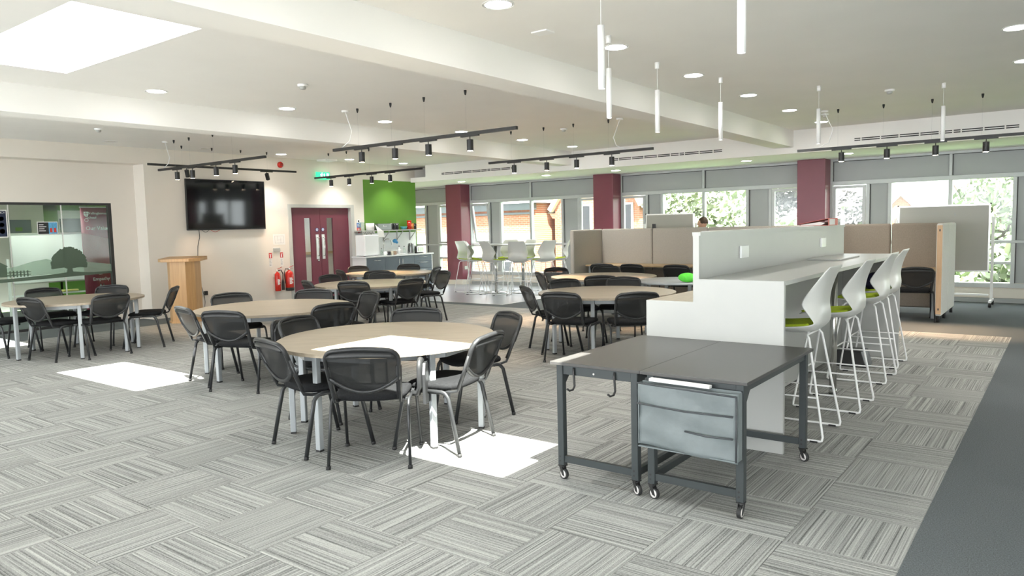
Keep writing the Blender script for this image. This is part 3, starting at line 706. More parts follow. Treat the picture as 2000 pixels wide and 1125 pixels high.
MB().lathe([(.11, 0), (.125, .02), (.14, .34), (.145, .345), (.13, .345), (.12, .03), (.001, .03)], (-1.80, 5.35, 0), 22).build('bin_body', M['cream'], t)
B(-1.665, -1.655, 5.28, 5.42, .27, .32).build('bin_label', M['edge'], t)
# things on the counter spine
t = thing('ring_binder', 'coral red ring binder lying open-edged on the counter spine', 'binder', (-2.10, 8.17, 1.45))
def bp_(poly, y0, y1): return yplate(poly, y0, y1)
bp_([(-2.27, 1.4505), (-1.985, 1.4505), (-1.985, 1.4535), (-2.27, 1.4535)], 7.98, 8.36).build('cover', M['binder'], t)
bp_([(-1.985, 1.4505), (-1.982, 1.4505), (-1.982, 1.525), (-1.985, 1.525)], 7.98, 8.36).build('spine', M['binder'], t)
bp_([(-2.27, 1.470), (-1.985, 1.522), (-1.985, 1.525), (-2.27, 1.473)], 7.98, 8.36).build('cover', M['binder'], t)
bp_([(-2.26, 1.454), (-2.06, 1.454), (-2.02, 1.48), (-2.08, 1.488), (-2.26, 1.463)], 8.0, 8.34).build('papers', M['paper'], t)
B(-1.982, -1.981, 8.02, 8.24, 1.458, 1.518).build('spine_label', M['paper'], t)
tag(MB().obox((-2.045, 7.28, 1.4525), (.09, .13, .002), (1, .12, 0), (-.12, 1, 0)).build('paper_sheets', M['paper']), 'few loose paper sheets lying beside the red binder on the spine', 'paper')

# ------------------------------------------------------------------ bar stools
def stool_parts(t):
    prof = [(.235, .752), (.19, .765), (.10, .748), (.0, .735), (-.10, .735), (-.165, .752), (-.205, .800), (-.215, .865), (-.205, .94), (-.215, 1.02), (-.24, 1.11), (-.275, 1.20)]
    wid = [.165, .20, .215, .225, .225, .215, .205, .215, .225, .215, .20, .175]
    fw = [0, .0, .0, .0, .0, .015, .02, .07, .115, .075, .035, .0]
    upc = [0, .005, .02, .045, .055, .045, .01, 0, 0, 0, 0, 0]
    def lerp(L, u):
        q = u * (len(L) - 1); i = min(int(q), len(L) - 2); f = q - i
        a, b_ = L[i], L[i + 1]
        return tuple(p + (r - p) * f for p, r in zip(a, b_)) if isinstance(a, tuple) else a + (b_ - a) * f
    def fn(u, v, inset=1.0, lift=0.0):
        x = (v - .5) * 2; y, z = lerp(prof, u); wd = lerp(wid, u) * inset
        return (x * wd, y + lerp(fw, u) * x ** 4 * inset, z + lerp(upc, u) * x ** 4 * inset + lift)
    MB().grid(lambda u, v: fn(u, v), 22, 12).build('shell', M['shell'], t, mods=[('SOLIDIFY', dict(thickness=.012, offset=0)), ('SUBSURF', dict(levels=1, render_levels=1))])
    MB().grid(lambda u, v: fn(.03 + u * .40, v, .84, .022 + .012 * math.sin(pi * u) * math.sin(pi * v)), 12, 10).build('seat_pad', M['lime'], t, mods=[('SOLIDIFY', dict(thickness=.018, offset=-1))])
    r = .0085
    for sx in (1, -1):
        lo = [(sx * .245, -.24, r + .003), (sx * .245, .24, r + .003)]
        MB().tube([(sx * .145, -.12, .725), (sx * .165, -.14, .70), (sx * .24, -.255, .04), (sx * .245, -.25, .015)] + lo + [(sx * .245, .25, .015), (sx * .24, .25, .04), (sx * .165, .14, .70), (sx * .145, .12, .725)], r, 8).build('sled_frame', M['rod'], t)
        for y in (-.2, .2): B(sx * .245 - .011, sx * .245 + .011, y - .025, y + .025, 0, .012).build('glide', M['rubber'], t)
        MB().tube([(sx * .211, -.21, .30), (sx * .211, .205, .30)], .006, 8).build('side_rung', M['rod'], t)
    MB().tube([(-.211, .205, .30), (.211, .205, .30)], .007, 8).build('foot_rest', M['rod'], t)
    MB().tube([(-.145, -.12, .722), (.145, -.12, .722)], .007, 8).tube([(-.145, .12, .722), (.145, .12, .722)], .007, 8).build('seat_bar', M['rod'], t)
sp = thing('bar_stool', '', 'stool', (0, 0, 0)); stool_parts(sp); first = True
for x, y, a, l, g in [
    (-1.56, 5.41, 90, 'white bar stool with lime pad nearest the camera, at the white counter', 'lime padded stools along the white counter'),
    (-1.52, 6.34, 90, 'white bar stool with lime pad, second along the white counter', 'lime padded stools along the white counter'),
    (-1.56, 7.56, 90, 'white bar stool with lime pad, third along the white counter', 'lime padded stools along the white counter'),
    (-1.60, 8.38, 90, 'white bar stool farthest along the white counter, navy bag on it', 'lime padded stools along the white counter'),
    (-11.36, 13.30, -95, 'white bar stool in bright light at the left end of the high table', 'white stools around the high table'),
    (-10.86, 13.02, -60, 'white bar stool with back turned, left front of the high table', 'white stools around the high table'),
    (-10.31, 12.93, -15, 'white bar stool with back turned in front of the left pole of the high table', 'white stools around the high table'),
    (-9.70, 13.07, 25, 'white bar stool with back squarely turned before the right pole of the high table', 'white stools around the high table'),
    (-9.28, 13.40, 70, 'white bar stool with angled back, right front of the high table', 'white stools around the high table'),
    (-10.72, 13.98, 195, 'white bar stool facing the camera, left behind the high table', 'white stools around the high table'),
    (-10.26, 14.02, 170, 'white bar stool facing the camera, right behind the high table', 'white stools around the high table'),
    (-9.22, 13.92, 120, 'white bar stool at the far right end of the high table', 'white stools around the high table')]:
    o = sp if first else copy_tree(sp); first = False
    o.location = (x, y, 0); o.rotation_euler = (0, 0, math.radians(a)); o['label'] = l; o['group'] = g
tag(MB().ball((-1.60, 8.36, .86), (.12, .15, .10), 14, 8).build('shoulder_bag', M['navy']), 'dark navy bag lying on the fourth bar stool', 'bag')

# ------------------------------------------------------------------ high table
t = thing('high_table', 'high bar table on two steel columns by the windows, ringed by stools', 'table', (-10.3, 13.45, 0))
cx, cy = -10.28, 13.47; ax = Vector((.95, .31, 0)).normalized(); ay = Vector((-ax.y, ax.x, 0))
pts = []
for s in (1, -1):
    for k in range(13):
        a = -pi / 2 + pi * k / 12
        p = Vector((cx, cy, 0)) + ax * s * (.55 + .38 * math.cos(a)) + ay * s * .38 * math.sin(a); pts.append((p.x, p.y))
MB().prism(pts, 1.085, 1.11).build('tabletop', M['white'], t)
for s in (-.33, .33):
    p = Vector((cx, cy, 0)) + ax * s
    MB().cyl((p.x, p.y, .02), (p.x, p.y, 1.085), .036, 18).build('column_leg', M['chrome'], t)
    MB().lathe([(.28, 0), (.28, .008), (.10, .018), (.04, .03)], (p.x, p.y, 0), 30).build('disc_base', M['chrome'], t)
    MB().obox((p.x, p.y, 1.08), (.2, .02, .006), ax, ay).build('bracket', M['black'], t)

# ------------------------------------------------------------------ graphite work tables
def work_table(x0, x1, lab, hooks):
    t = thing('work_table', lab, 'table', ((x0 + x1) / 2, 4.21, 0), 'graphite work tables'); left = bool(hooks)
    y0, y1, Z = 3.60, 4.755, .715
    B(x0, x1, y0 - .01, 4.775, Z - .018, Z).build('tabletop', M['gtop'], t, bev=.002, seg=1)
    xa, xb = x0 + .055, x1 - .045
    for x in (xa, xb):
        for y in (y0 + .03, y1 - .03):
            lg = B(x - .021, x + .021, y - .021, y + .021, .085, Z - .018).build('leg', M['gmet'], t, bev=.003, seg=1)
            for zz in (.112, .138): MB().lathe([(.006, 0), (.006, .004), (.001, .005)], (x - .005, y - .0215, zz), 8, 'y').build('bolt', M['black'], lg)
            cs = bpy.data.objects.new('caster', None); COL.objects.link(cs); cs.parent = t; cs.location = (x - t.location.x, y - t.location.y, 0); cs.rotation_euler = (0, 0, math.radians(0 if (x == xb and y < 4 and not left) else 62 + 12 * (x == xa)))
            MB().box(x - .02, x + .02, y - .02, y + .02, .078, .085).cyl((x, y, .06), (x, y, .08), .012, 10).plate([(y - .028, .02), (y - .008, .078), (y + .02, .078), (y - .008, .025)], x - .016, x - .013).plate([(y - .028, .02), (y - .008, .078), (y + .02, .078), (y - .008, .025)], x + .013, x + .016).build('fork', M['black'], cs)
            MB().lathe([(.001, -.011), (.029, -.011), (.031, -.008), (.031, .008), (.029, .011), (.001, .011)], (x, y - .012, .031), 18, 'x').build('tyre', M['rubber'], cs)
            MB().lathe([(.001, -.0125), (.022, -.0125), (.024, -.011), (.024, .011), (.022, .0125), (.001, .0125)], (x, y - .012, .031), 16, 'x').build('wheel_hub', M['wheel'], cs)
    for y in (y0 + .03, y1 - .03):
        B(xa + .021, xb - .021, y - .012, y + .012, Z - .075, Z - .018).build('apron', M['gmet'], t)
        B(xa + .021, xb - .021, y - .012, y + .012, .105, .145).build('low_rail', M['gmet'], t)
    for x in (xa, xb):
        B(x - .012, x + .012, y0 + .051, y1 - .051, Z - .065, Z - .018).build('apron', M['gmet'], t)
        if (x == xb) == left: B(x - .012, x + .012, y0 + .051, y1 - .051, .105, .145).build('low_rail', M['gmet'], t)
        MB().add([(x - .01, y0 + .051, Z - .15), (x + .01, y0 + .051, Z - .15), (x + .01, y0 + .051, Z - .065), (x - .01, y0 + .051, Z - .065), (x - .01, y0 + .13, Z - .065), (x + .01, y0 + .13, Z - .065)], [(0, 1, 2, 3), (0, 3, 4), (1, 5, 2), (0, 4, 5, 1), (3, 2, 5, 4)]).build('gusset', M['gmet'], t)
    for x in hooks:
        MB().tube([(x, y0 + .013, Z - .03), (x, y0 + .008, Z - .05), (x + .008, y0 + .004, Z - .135), (x + .006, y0 - .012, Z - .155), (x - .004, y0 - .032, Z - .158), (x - .012, y0 - .045, Z - .145)], .0065, 6).build('hook', M['black'], t)
    return t
wt = work_table(-2.455, -1.862, 'left graphite work table on casters with two hanging hooks', (-2.30, -2.03))
MB().lathe([(.006, 0), (.006, .003), (.001, .004)], (-2.17, 3.617, .66), 10, 'y').build('white_bolt', M['wheel'], wt)
work_table(-1.8615, -1.265, 'right graphite work table on casters carrying the grey organiser bag', ())
t = thing('organiser_bag', 'grey canvas organiser with dark pocket piping hanging on the right work table', 'organiser', (-1.56, 3.57, .40))
def bagf(y):
    def f(u, v):
        x = -1.845 + .548 * u; z = .315 + .345 * v
        s = math.sin(u * 9 + v * 4) * .006 + math.sin(u * 3.1) * .008 * (1 - v) + math.sin(v * 13 + u * 6) * .005 + math.sin(u * 17 - v * 9) * .003
        return (x, y + s - .018 * math.sin(pi * u) * (1 - v * .5), z - .012 * (u - .5) * (1 - v) * 2)
    return f
MB().grid(bagf(3.545), 24, 16).build('front_panel', M['bag'], t, mods=[('SOLIDIFY', dict(thickness=.004))])
MB().box(-1.849, -1.845, 3.545, 3.60, .325, .66).build('side_panel', M['bag'], t)
MB().box(-1.298, -1.294, 3.545, 3.60, .315, .66).build('side_panel', M['bag'], t)
MB().box(-1.845, -1.298, 3.594, 3.598, .32, .665).build('back_panel', M['bag'], t)
MB().box(-1.845, -1.298, 3.535, 3.598, .312, .318).build('base_panel', M['bag'], t)
for pts in ([(-1.846, .664), (-1.296, .652)], [(-1.846, .553), (-1.57, .543), (-1.315, .547)], [(-1.57, .438), (-1.45, .430), (-1.315, .434)], [(-1.296, .652), (-1.296, .32)]):
    MB().tube([(x, 3.524 - (.006 if 0 < i < 2 else 0), z) for i, (x, z) in enumerate(pts)], .005, 6).build('piping', M['bagd'], t)
tag(MB().obox((-1.62, 3.575, .678), (.17, .018, .008), (1, 0, -.015), (0, 1, 0)).build('flat_box', M['paper'], bev=.002), 'pale flat box tucked in the top of the grey organiser bag', 'box')

# ------------------------------------------------------------------ felt pods and screens
def screen(name, x0, x1, y0, y1, lab, edge=None, m='pod', group='felt covered pod screens'):
    t = thing(name, lab, 'screen', ((x0 + x1) / 2, (y0 + y1) / 2, 0), group)
    B(x0, x1, y0, y1, .09, 1.42).build('padded_panel', M[m], t, bev=.03, seg=3)
    for x, y in ((x0 + .04, y0 + .04), (x1 - .04, y1 - .04)): MB().cyl((x, y, 0), (x, y, .10), .022, 10).build('foot', M['rubber'], t)
    if edge:
        e = B(x0 + .012, x1 - .012, y0 - .003, y0 + .002, .12, 1.39).build('end_cap', M['ply'], t)
        for z in (.19, 1.32): B((x0 + x1) / 2 - .008, (x0 + x1) / 2 + .008, y0 - .006, y0 - .003, z - .015, z + .015).build('connector', M['dark'], e)
    return t
screen('pod_screen', -1.535, -1.445, 12.04, 12.66, 'white felt screen with plywood edge at the near right end of the pods', True, 'podw')
screen('pod_screen', -1.535, -1.445, 12.68, 13.46, 'white felt screen behind the right end one, near the whiteboard', None, 'podw')
screen('pod_screen', -2.30, -1.54, 13.10, 13.18, 'taupe felt back screen right of the seam, behind the right pod desk')
screen('pod_screen', -3.05, -2.31, 13.10, 13.18, 'taupe felt back screen left of the seam, right pod')
screen('pod_screen', -3.15, -3.07, 12.55, 13.20, 'taupe felt divider screen just beyond the end of the white counter')
for k, (a, b_) in enumerate(((-7.62, -6.50), (-6.49, -5.37), (-5.36, -4.24), (-4.23, -3.16))):
    screen('pod_screen', a, b_, 13.10, 13.18, ('first', 'second', 'third', 'fourth')[k] + ' stone felt back screen counted from the left end of the pods', None, 'podl')
screen('pod_screen', -7.72, -7.63, 12.05, 13.18, 'stone felt side screen closing the left end of the pods', None, 'podl')
def pod_desk(x0, x1, lab):
    t = thing('pod_desk', lab, 'desk', ((x0 + x1) / 2, 12.75, 0))
    B(x0, x1, 12.42, 13.09, .705, .73).build('desktop', M['deskw'], t, bev=.002, seg=1)
    for x in (x0 + .06, x1 - .06):
        for y in (12.5, 13.0): B(x - .02, x + .02, y - .02, y + .02, 0, .705).build('leg', M['silver'], t)
    B(x0 + .08, x1 - .08, 13.03, 13.05, .12, .62).build('modesty_panel', M['pod'], t)
pod_desk(-3.04, -1.56, 'oak desk inside the right pod behind the white counter')
pod_desk(-7.60, -5.40, 'oak desk inside the left pod behind the black chairs')
pod_desk(-5.38, -3.18, 'oak desk inside the middle pod, hidden behind the counter spine')
o = copy_tree(proto); o.location = (-1.84, 12.20, 0); o.rotation_euler = (0, 0, math.radians(14)); o['label'] = 'black mesh-back chair pulled up to the right pod desk beyond the counter'; o['group'] = 'chairs at the pod desks'
for x, y, a, l in ((-6.85, 12.05, 8, 'black padded chair leftmost at the left pod desk'), (-6.20, 12.10, -4, 'low black chair second from the left at the left pod desk'), (-5.35, 12.0, 3, 'black chair third from the left at the pod desks'), (-4.80, 12.05, 0, 'black chair partly hidden by the counter spine at the pod desks')):
    o = copy_tree(proto); o.location = (x, y, 0); o.rotation_euler = (0, 0, math.radians(a)); o['label'] = l; o['group'] = 'chairs at the pod desks'
tag(MB().box(-6.50, -6.44, 13.11, 13.17, 1.42, 1.50).build('desk_speaker', M['black'], bev=.006), 'small black box standing on top of the pod back screen', 'speaker')

def mobile_board(name, lab, x0, x1, y, z0, z1, marks=False, base=True):
    t = thing(name, lab, 'whiteboard', ((x0 + x1) / 2, y, 0))
    B(x0 + .02, x1 - .02, y - .01, y + .01, z0 + .02, z1 - .02).build('writing_surface', M['board'], t)
    for a in ((x0, x1, z0, z0 + .025), (x0, x1, z1 - .025, z1), (x0, x0 + .025, z0 + .025, z1 - .025), (x1 - .025, x1, z0 + .025, z1 - .025)):
        B(a[0], a[1], y - .014, y + .014, a[2], a[3]).build('frame_bar', M['alu'], t)
    for a, b_ in ((x0, z0), (x1, z0), (x0, z1), (x1, z1)): B(a - .012, a + .012, y - .016, y + .016, b_ - .012, b_ + .012).build('corner_cap', M['plast'], t, bev=.004)
    for x in (x0 - .04, x1 + .04):
        MB().box(x - .02, x + .02, y - .02, y + .02, .09, (z0 + z1) / 2 + .35).build('upright', M['rod'], t)
        MB().box(x - .02, x + .02, y - .28, y + .28, .075, .11).build('foot_bar', M['rod'], t)
        for yy in (y - .26, y + .26):
            MB().lathe([(.001, -.02), (.035, -.02), (.038, 0), (.035, .02), (.001, .02)], (x, yy, .038), 14, 'x').build('caster', M['rubber'], t)
    B(x0, x1, y - .015, y + .015, .17, .20).build('stretcher', M['rod'], t)
    if marks:
        for a, b_, c, d in ((-1.75, 1.30, -1.60, .003), (-1.48, 1.28, -1.36, .003), (-1.56, 1.26, -1.30, .004), (-1.60, 1.52, -1.585, .05), (-1.74, 1.26, -1.66, .003)):
            B(a, c, y - .0115, y - .0105, b_, b_ + d).build('pen_mark', M['greyp'], t)
    return t
mobile_board('mobile_whiteboard', 'large mobile whiteboard with faint pen marks by the right hand windows', -2.46, -1.08, 14.62, .57, 1.71, True)
mobile_board('mobile_whiteboard', 'mobile whiteboard showing its top above the pods, left of the person', -7.15, -6.08, 14.15, .60, 1.705)

# ------------------------------------------------------------------ person behind the pods
person = thing('person', 'person with short brown hair and dark jumper standing behind the pods, facing left', 'person', (-5.72, 13.95, 0))
def skinned(name, joints, edges, m, parent):
    off = Vector(parent.location)
    me = bpy.data.meshes.new(name); me.from_pydata([Vector(j[0]) for j in joints], edges, [])
    o = bpy.data.objects.new(name, me); COL.objects.link(o); o.parent = parent
    md = o.modifiers.new('skin', 'SKIN'); md.use_smooth_shade = True
    if not me.skin_vertices: me.skin_vertices.new()
    for i, j in enumerate(joints):
        r = j[1]; me.skin_vertices[0].data[i].radius = r if hasattr(r, '__len__') else (r, r)
    me.skin_vertices[0].data[0].use_root = True
    s = o.modifiers.new('subsurf', 'SUBSURF'); s.levels = 1; s.render_levels = 2
    me.materials.append(m); return o
body = [((0, 0, .86), (.15, .11)), ((-.02, 0, 1.05), (.14, .10)), ((-.05, 0, 1.22), (.155, .11)), ((-.07, 0, 1.31), (.12, .09)), ((-.085, 0, 1.38), (.055, .055)),
        ((-.06, .17, 1.29), .055), ((-.02, .22, 1.04), .043), ((-.20, .20, .90), .036), ((-.06, -.17, 1.29), .055), ((-.02, -.22, 1.04), .043), ((-.20, -.20, .90), .036),
        ((0, .085, .78), .085), ((-.02, .09, .46), .06), ((.02, .09, .08), .045), ((-.14, .09, .04), .04), ((0, -.085, .78), .085), ((-.02, -.09, .46), .06), ((.02, -.09, .08), .045), ((-.14, -.09, .04), .04)]
skinned('body', body, [(0, 1), (1, 2), (2, 3), (3, 4), (3, 5), (5, 6), (6, 7), (3, 8), (8, 9), (9, 10), (0, 11), (11, 12), (12, 13), (13, 14), (0, 15), (15, 16), (16, 17), (17, 18)], M['cloth'], person)
P0 = person.location
hd = MB().ball((P0.x - .105, P0.y, 1.49), (.092, .073, .112), 20, 14).ball((P0.x - .195, P0.y, 1.475), (.022, .015, .02), 10, 6)
for s in (1, -1): hd.ball((P0.x - .095, P0.y + s * .074, 1.48), (.02, .01, .03), 10, 6)
hd.tube([(P0.x - .085, P0.y, 1.34), (P0.x - .095, P0.y, 1.42)], .05, 12)
hd.tube([(P0.x - .19, P0.y - .022, 1.435), (P0.x - .197, P0.y, 1.432), (P0.x - .19, P0.y + .022, 1.435)], .006, 6)
hd = hd.build('head', M['skin'], person)
for s in (1, -1): MB().ball((P0.x - .185, P0.y + s * .03, 1.505), (.008, .011, .008), 8, 6).build('eye', M['ink'], hd)
MB().grid(lambda u, v: (lambda th, ph: (P0.x - .085 + .098 * math.sin(th) * math.cos(ph), P0.y + .083 * math.sin(th) * math.sin(ph), 1.505 + .112 * math.cos(th) + .004 * math.sin(9 * ph)))(u * 1.75 if abs((v - .5) * 2 * pi) < 2.0 else u * 1.15, (v - .5) * 2 * pi), 10, 28).build('hair', M['brown'], person, mods=[('SOLIDIFY', dict(thickness=.012))])
for s in (1, -1):
    b0 = Vector((P0.x - .20, P0.y + s * .20, .90))
    h = MB().tube([b0, b0 + Vector((-.06, 0, -.03))], .026, 10, .016)
    for k in range(4):
        q = b0 + Vector((-.06, (k - 1.5) * .016, -.03)); Lf = (.05, .06, .064, .052)[k]
        h.tube([q, q + Vector((-Lf * .5, 0, -.012)), q + Vector((-Lf * .85, 0, -.035))], .0078, 6)
    q = b0 + Vector((-.03, -s * .024, -.018)); h.tube([q, q + Vector((-.03, -s * .018, -.012)), q + Vector((-.05, -s * .014, -.03))], .0085, 6)
    h.build('hand', M['skin'], person)

# ------------------------------------------------------------------ double doors
d = root_struct('door_1', (XW, 10.48, 0))
MB().box(XW - .16, XW + .012, 9.59, 9.672, 0, 2.09).box(XW - .16, XW + .012, 11.285, 11.38, 0, 2.09).box(XW - .16, XW + .012, 9.672, 11.285, 2.022, 2.09).build('architrave', M['arch'], d)
def leaf(ya, yb, va, vb, hy, name):
    x0, x1 = XW - .125, XW - .08
    f = MB().box(x0, x1, ya, va, .02, 2.025).box(x0, x1, vb, yb, .02, 2.025).box(x0, x1, va, vb, .02, .42).box(x0, x1, va, vb, 1.80, 2.025)
    lf = f.build('door_leaf', M['maroond'], d)
    B(x0 + .018, x0 + .028, va, vb, .42, 1.80).build('vision_pane', M['glass'], lf)
    B(x1, x1 + .003, hy - .038, hy + .038, .90, 1.44).build('push_plate', M['alu'], lf)
    MB().tube([(x1, hy, .97), (x1 + .05, hy, .97), (x1 + .05, hy, 1.37), (x1, hy, 1.37)], .011, 8).build('pull_handle', M['chrome'], lf)
    MB().lathe([(.04, .002), (.04, .004), (.001, .004)], (x1, hy + .0, 1.545), 20, 'x').build('fire_sign', M['signb'], lf)
    MB().lathe([(.012, .0045), (.028, .0045)], (x1, hy, 1.545), 16, 'x', caps=False).build('fire_sign_text', M['text'], lf)
    for z in (.3, 1.1, 1.85): B(x1 - .01, x1 + .004, (ya if ya < 10 else yb - .012), (ya + .012 if ya < 10 else yb), z - .05, z + .05).build('hinge', M['steel'], lf)
    return lf
l1 = leaf(9.675, 10.475, 10.06, 10.23, 10.385, 'l'); leaf(10.481, 11.283, 10.66, 10.83, 10.545, 'r')
MB().lathe([(.025, .002), (.025, .008), (.014, .012), (.001, .012)], (XW - .08, 10.40, .87), 14, 'x').build('thumb_turn', M['chrome'], l1)
# corridor beyond the doors
ch = root_struct('wall_corridor', (-15.2, 10.5, 0))
MB().box(-15.6, -15.5, 8.2, 13.1, 0, 2.7).box(-15.5, -13.43, 8.1, 8.2, 0, 2.7).box(-15.5, -13.43, 13.0, 13.1, 0, 2.7).box(-15.5, -13.43, 8.2, 13.0, 2.62, 2.7).build('plaster', M['wall'], ch)
B(-15.5, -15.46, 8.2, 13.0, .92, .99).build('handrail', M['deskw'], ch)
downlight(-14.5, 9.9, 2.62, 'added unseen downlight brightening the corridor behind the left door leaf'); downlight(-14.5, 11.4, 2.62, 'added unseen downlight brightening the corridor behind the right door leaf')  # unseen lamps added because the corridor needs light

# ------------------------------------------------------------------ television, cable, socket
t = thing('television', 'large black wall television showing window reflections above the lectern', 'television', (XW, 8.16, 2.06))
B(XW + .03, XW + .075, 7.33, 9.00, 1.585, 2.54).build('housing', M['plast'], t, bev=.004)
B(XW + .0752, XW + .0765, 7.345, 8.985, 1.61, 2.528).build('screen_glass', M['tvb'], t)
B(XW, XW + .03, 7.8, 8.5, 1.8, 2.3).build('wall_bracket', M['black'], t)
for ya, yb, mm in ((7.62, 7.80, 'black'), (7.80, 8.02, 'signr')):
    MB().tube([(XW + .03, ya + (yb - ya) * k / 8, 1.60 - .055 * math.sin(pi * k / 8)) for k in range(9)], .004, 6).build('loose_cable', M[mm], t)
t.rotation_euler = (0, math.radians(1.3), 0)
t = thing('power_cable', 'thin black cable hanging from television down to wall socket', 'cable', (XW, 7.56, .42))
cab = [(XW + .03, 7.57, 1.60), (XW + .02, 7.58, 1.45), (XW + .015, 7.535, 1.28), (XW + .015, 7.52, 1.0), (XW + .015, 7.52, .78), (XW + .02, 7.535, .60), (XW + .03, 7.575, .44), (XW + .03, 7.60, .34), (XW + .02, 7.615, .22), (XW + .02, 7.60, .13)]
MB().tube(cab, .006, 6).build('lead', M['black'], t)
B(XW + .018, XW + .06, 7.60, 7.665, .35, .43).build('plug', M['black'], t, bev=.008)
t = thing('wall_socket', 'white double wall socket low on the wall right of the lectern', 'socket', (XW, 7.56, .34))
B(XW, XW + .012, 7.48, 7.63, .35, .44).build('face_plate', M['gloss'], t, bev=.004)
for y in (7.52, 7.59): B(XW + .012, XW + .016, y - .008, y + .008, .405, .425).build('switch', M['white'], t)

# ------------------------------------------------------------------ lectern
t = thing('lectern', 'oak six-sided lectern with slanted top standing by the television wall', 'lectern', (-12.20, 6.70, 0))
Lc = Vector((-12.22, 6.70, 0)); lx = Vector((.80, .60, 0)); lf_ = Vector((.60, -.80, 0))
def lp(u, v): p = Lc + lx * u + lf_ * v; return (p.x, p.y)
hexa = [lp(-.235, -.20), lp(-.235, .02), lp(-.12, .18), lp(.145, .18), lp(.245, .04), lp(.245, -.20)]
MB().prism(hexa, .03, 1.06).build('body', M['oak'], t)
MB().prism([lp(-.25, -.22), lp(-.25, .03), lp(-.13, .20), lp(.155, .20), lp(.26, .05), lp(.26, -.22)], 0, .03).build('plinth', M['oak'], t)
top = [(-.33, -.30, .015), (-.37, .06, -.0), (-.24, .25, -.0), (.24, .25, 0), (.36, .06, 0), (.33, -.30, .015)]
MB().add([(*lp(u, v), 1.05 + h) for u, v, h in top] + [(*lp(u, v), 1.10 + h * 2) for u, v, h in top], [(5, 4, 3, 2, 1, 0), (6, 7, 8, 9, 10, 11)] + [(i, (i + 1) % 6, 6 + (i + 1) % 6, 6 + i) for i in range(6)]).build('top', M['oak'], t, bev=.004)

# ------------------------------------------------------------------ fire extinguishers and wall signs
def extinguisher(y, r, z0, z1, lab, hose_side, water):
    t = thing('fire_extinguisher', lab, 'fire extinguisher', (XW + .10, y, z0)); x = XW + .03 + r
    MB().lathe([(r * .93, z0), (r, z0 + .015), (r, z1 - .08), (r * .8, z1 - .04), (r * .35, z1 - .015), (.018, z1)], (x, y, 0), 22).build('cylinder', M['red'], t)
    if water: MB().lathe([(r * .95, z0 - .012), (r * 1.04, z0), (r * 1.04, z0 + .05), (r * 1.0, z0 + .055)], (x, y, 0), 22).build('base_ring', M['rubber'], t)
    MB().cyl((x, y, z1), (x, y, z1 + .035), .016, 12).box(x - .012, x + .012, y - .02, y + .02, z1 + .03, z1 + .05).build('valve', M['alu'], t)
    MB().add([(x - .008, y, z1 + .045), (x + .008, y, z1 + .045), (x + .008, y + .11, z1 + .085), (x - .008, y + .11, z1 + .085), (x - .008, y, z1 + .052), (x + .008, y, z1 + .052), (x + .008, y + .11, z1 + .092), (x - .008, y + .11, z1 + .092)], [(3, 2, 1, 0), (4, 5, 6, 7), (0, 1, 5, 4), (1, 2, 6, 5), (2, 3, 7, 6), (3, 0, 4, 7)]).box(x - .007, x + .007, y, y + .10, z1 + .03, z1 + .036).build('lever', M['red'], t)
    s = hose_side
    MB().tube([(x + .01, y + s * .02, z1 + .02), (x + .02, y + s * (r + .02), z1 + .03), (x + .03, y + s * (r + .055), z1 - .05), (x + .03, y + s * (r + .05), z1 - .17)] + ([(x + .03, y + s * (r + .04), z0 + .15)] if water else []), .010, 8).build('hose', M['rubber'], t)
    if not water: MB().lathe([(.015, z1 - .17), (.026, z1 - .22), (.03, z1 - .38), (.03, z1 - .385)], (x + .03, y + s * (r + .05), 0), 14).build('horn', M['rubber'], t)
    lb = MB()
    a0 = -.7
    lb.grid(lambda u, v: (x + (r + .0012) * math.cos(a0 + 1.2 * u), y + (r + .0012) * math.sin(a0 + 1.2 * u), z0 + .12 + (z1 - z0 - .26) * v), 8, 1).build('label_patch', M['red'], t)
    for k in range(7):
        h = z0 + .13 + (z1 - z0 - .28) * k / 7
        MB().grid(lambda u, v: (x + (r + .002) * math.cos(a0 + .1 + (.6 + .4 * ((k * 37) % 10) / 10) * u), y + (r + .002) * math.sin(a0 + .1 + (.6 + .4 * ((k * 37) % 10) / 10) * u), h + .014 * v), 5, 1).build('print_line', M['text'], t)
    MB().box(XW, XW + .03, y - .03, y + .03, z1 - .12, z1 - .04).build('wall_hook', M['alu'], t)
extinguisher(9.20, .058, .30, .70, 'slim red gas fire extinguisher with black horn, left of the pair', 1, False)
extinguisher(9.47, .085, .30, .72, 'wide red water fire extinguisher with black base, right of the pair', -1, True)
def wsign(name, lab, cat, y0, y1, z0, z1, m='paper'):
    t = thing(name, lab, cat, (XW, (y0 + y1) / 2, z0))
    B(XW, XW + .003, y0, y1, z0, z1).build('plate', M[m], t); return t
for y, l in ((9.115, 'narrow red and white sign above the slim extinguisher'), (9.385, 'narrow red and white sign above the wide extinguisher')):
    t = wsign('extinguisher_sign', l, 'sign', y - .035, y + .035, .80, 1.09)
    B(XW + .003, XW + .004, y - .035, y + .035, .98, 1.09).build('red_field', M['signr'], t)
    MB().box(XW + .004, XW + .005, y - .012, y + .010, .99, 1.05).box(XW + .004, XW + .005, y - .02, y + .02, 1.055, 1.065).build('pictogram', M['text'], t)
    for k in range(5): B(XW + .003, XW + .004, y - .028, y + .012 + .004 * (k % 3), .83 + k * .028, .84 + k * .028).build('print_line', M['greyp'], t)
t = wsign('floor_plan', 'pale printed floor plan sheet pinned left of the maroon doors', 'notice', 9.20, 9.49, 1.25, 1.47)
for a in ((9.24, 9.45, 1.285, 1.289), (9.24, 9.45, 1.43, 1.434), (9.24, 9.244, 1.285, 1.434), (9.45, 9.454, 1.285, 1.434), (9.31, 9.314, 1.33, 1.434), (9.31, 9.40, 1.35, 1.354), (9.38, 9.384, 1.285, 1.40)):
    B(XW + .003, XW + .004, *a).build('plan_line', M['greyp'], t)
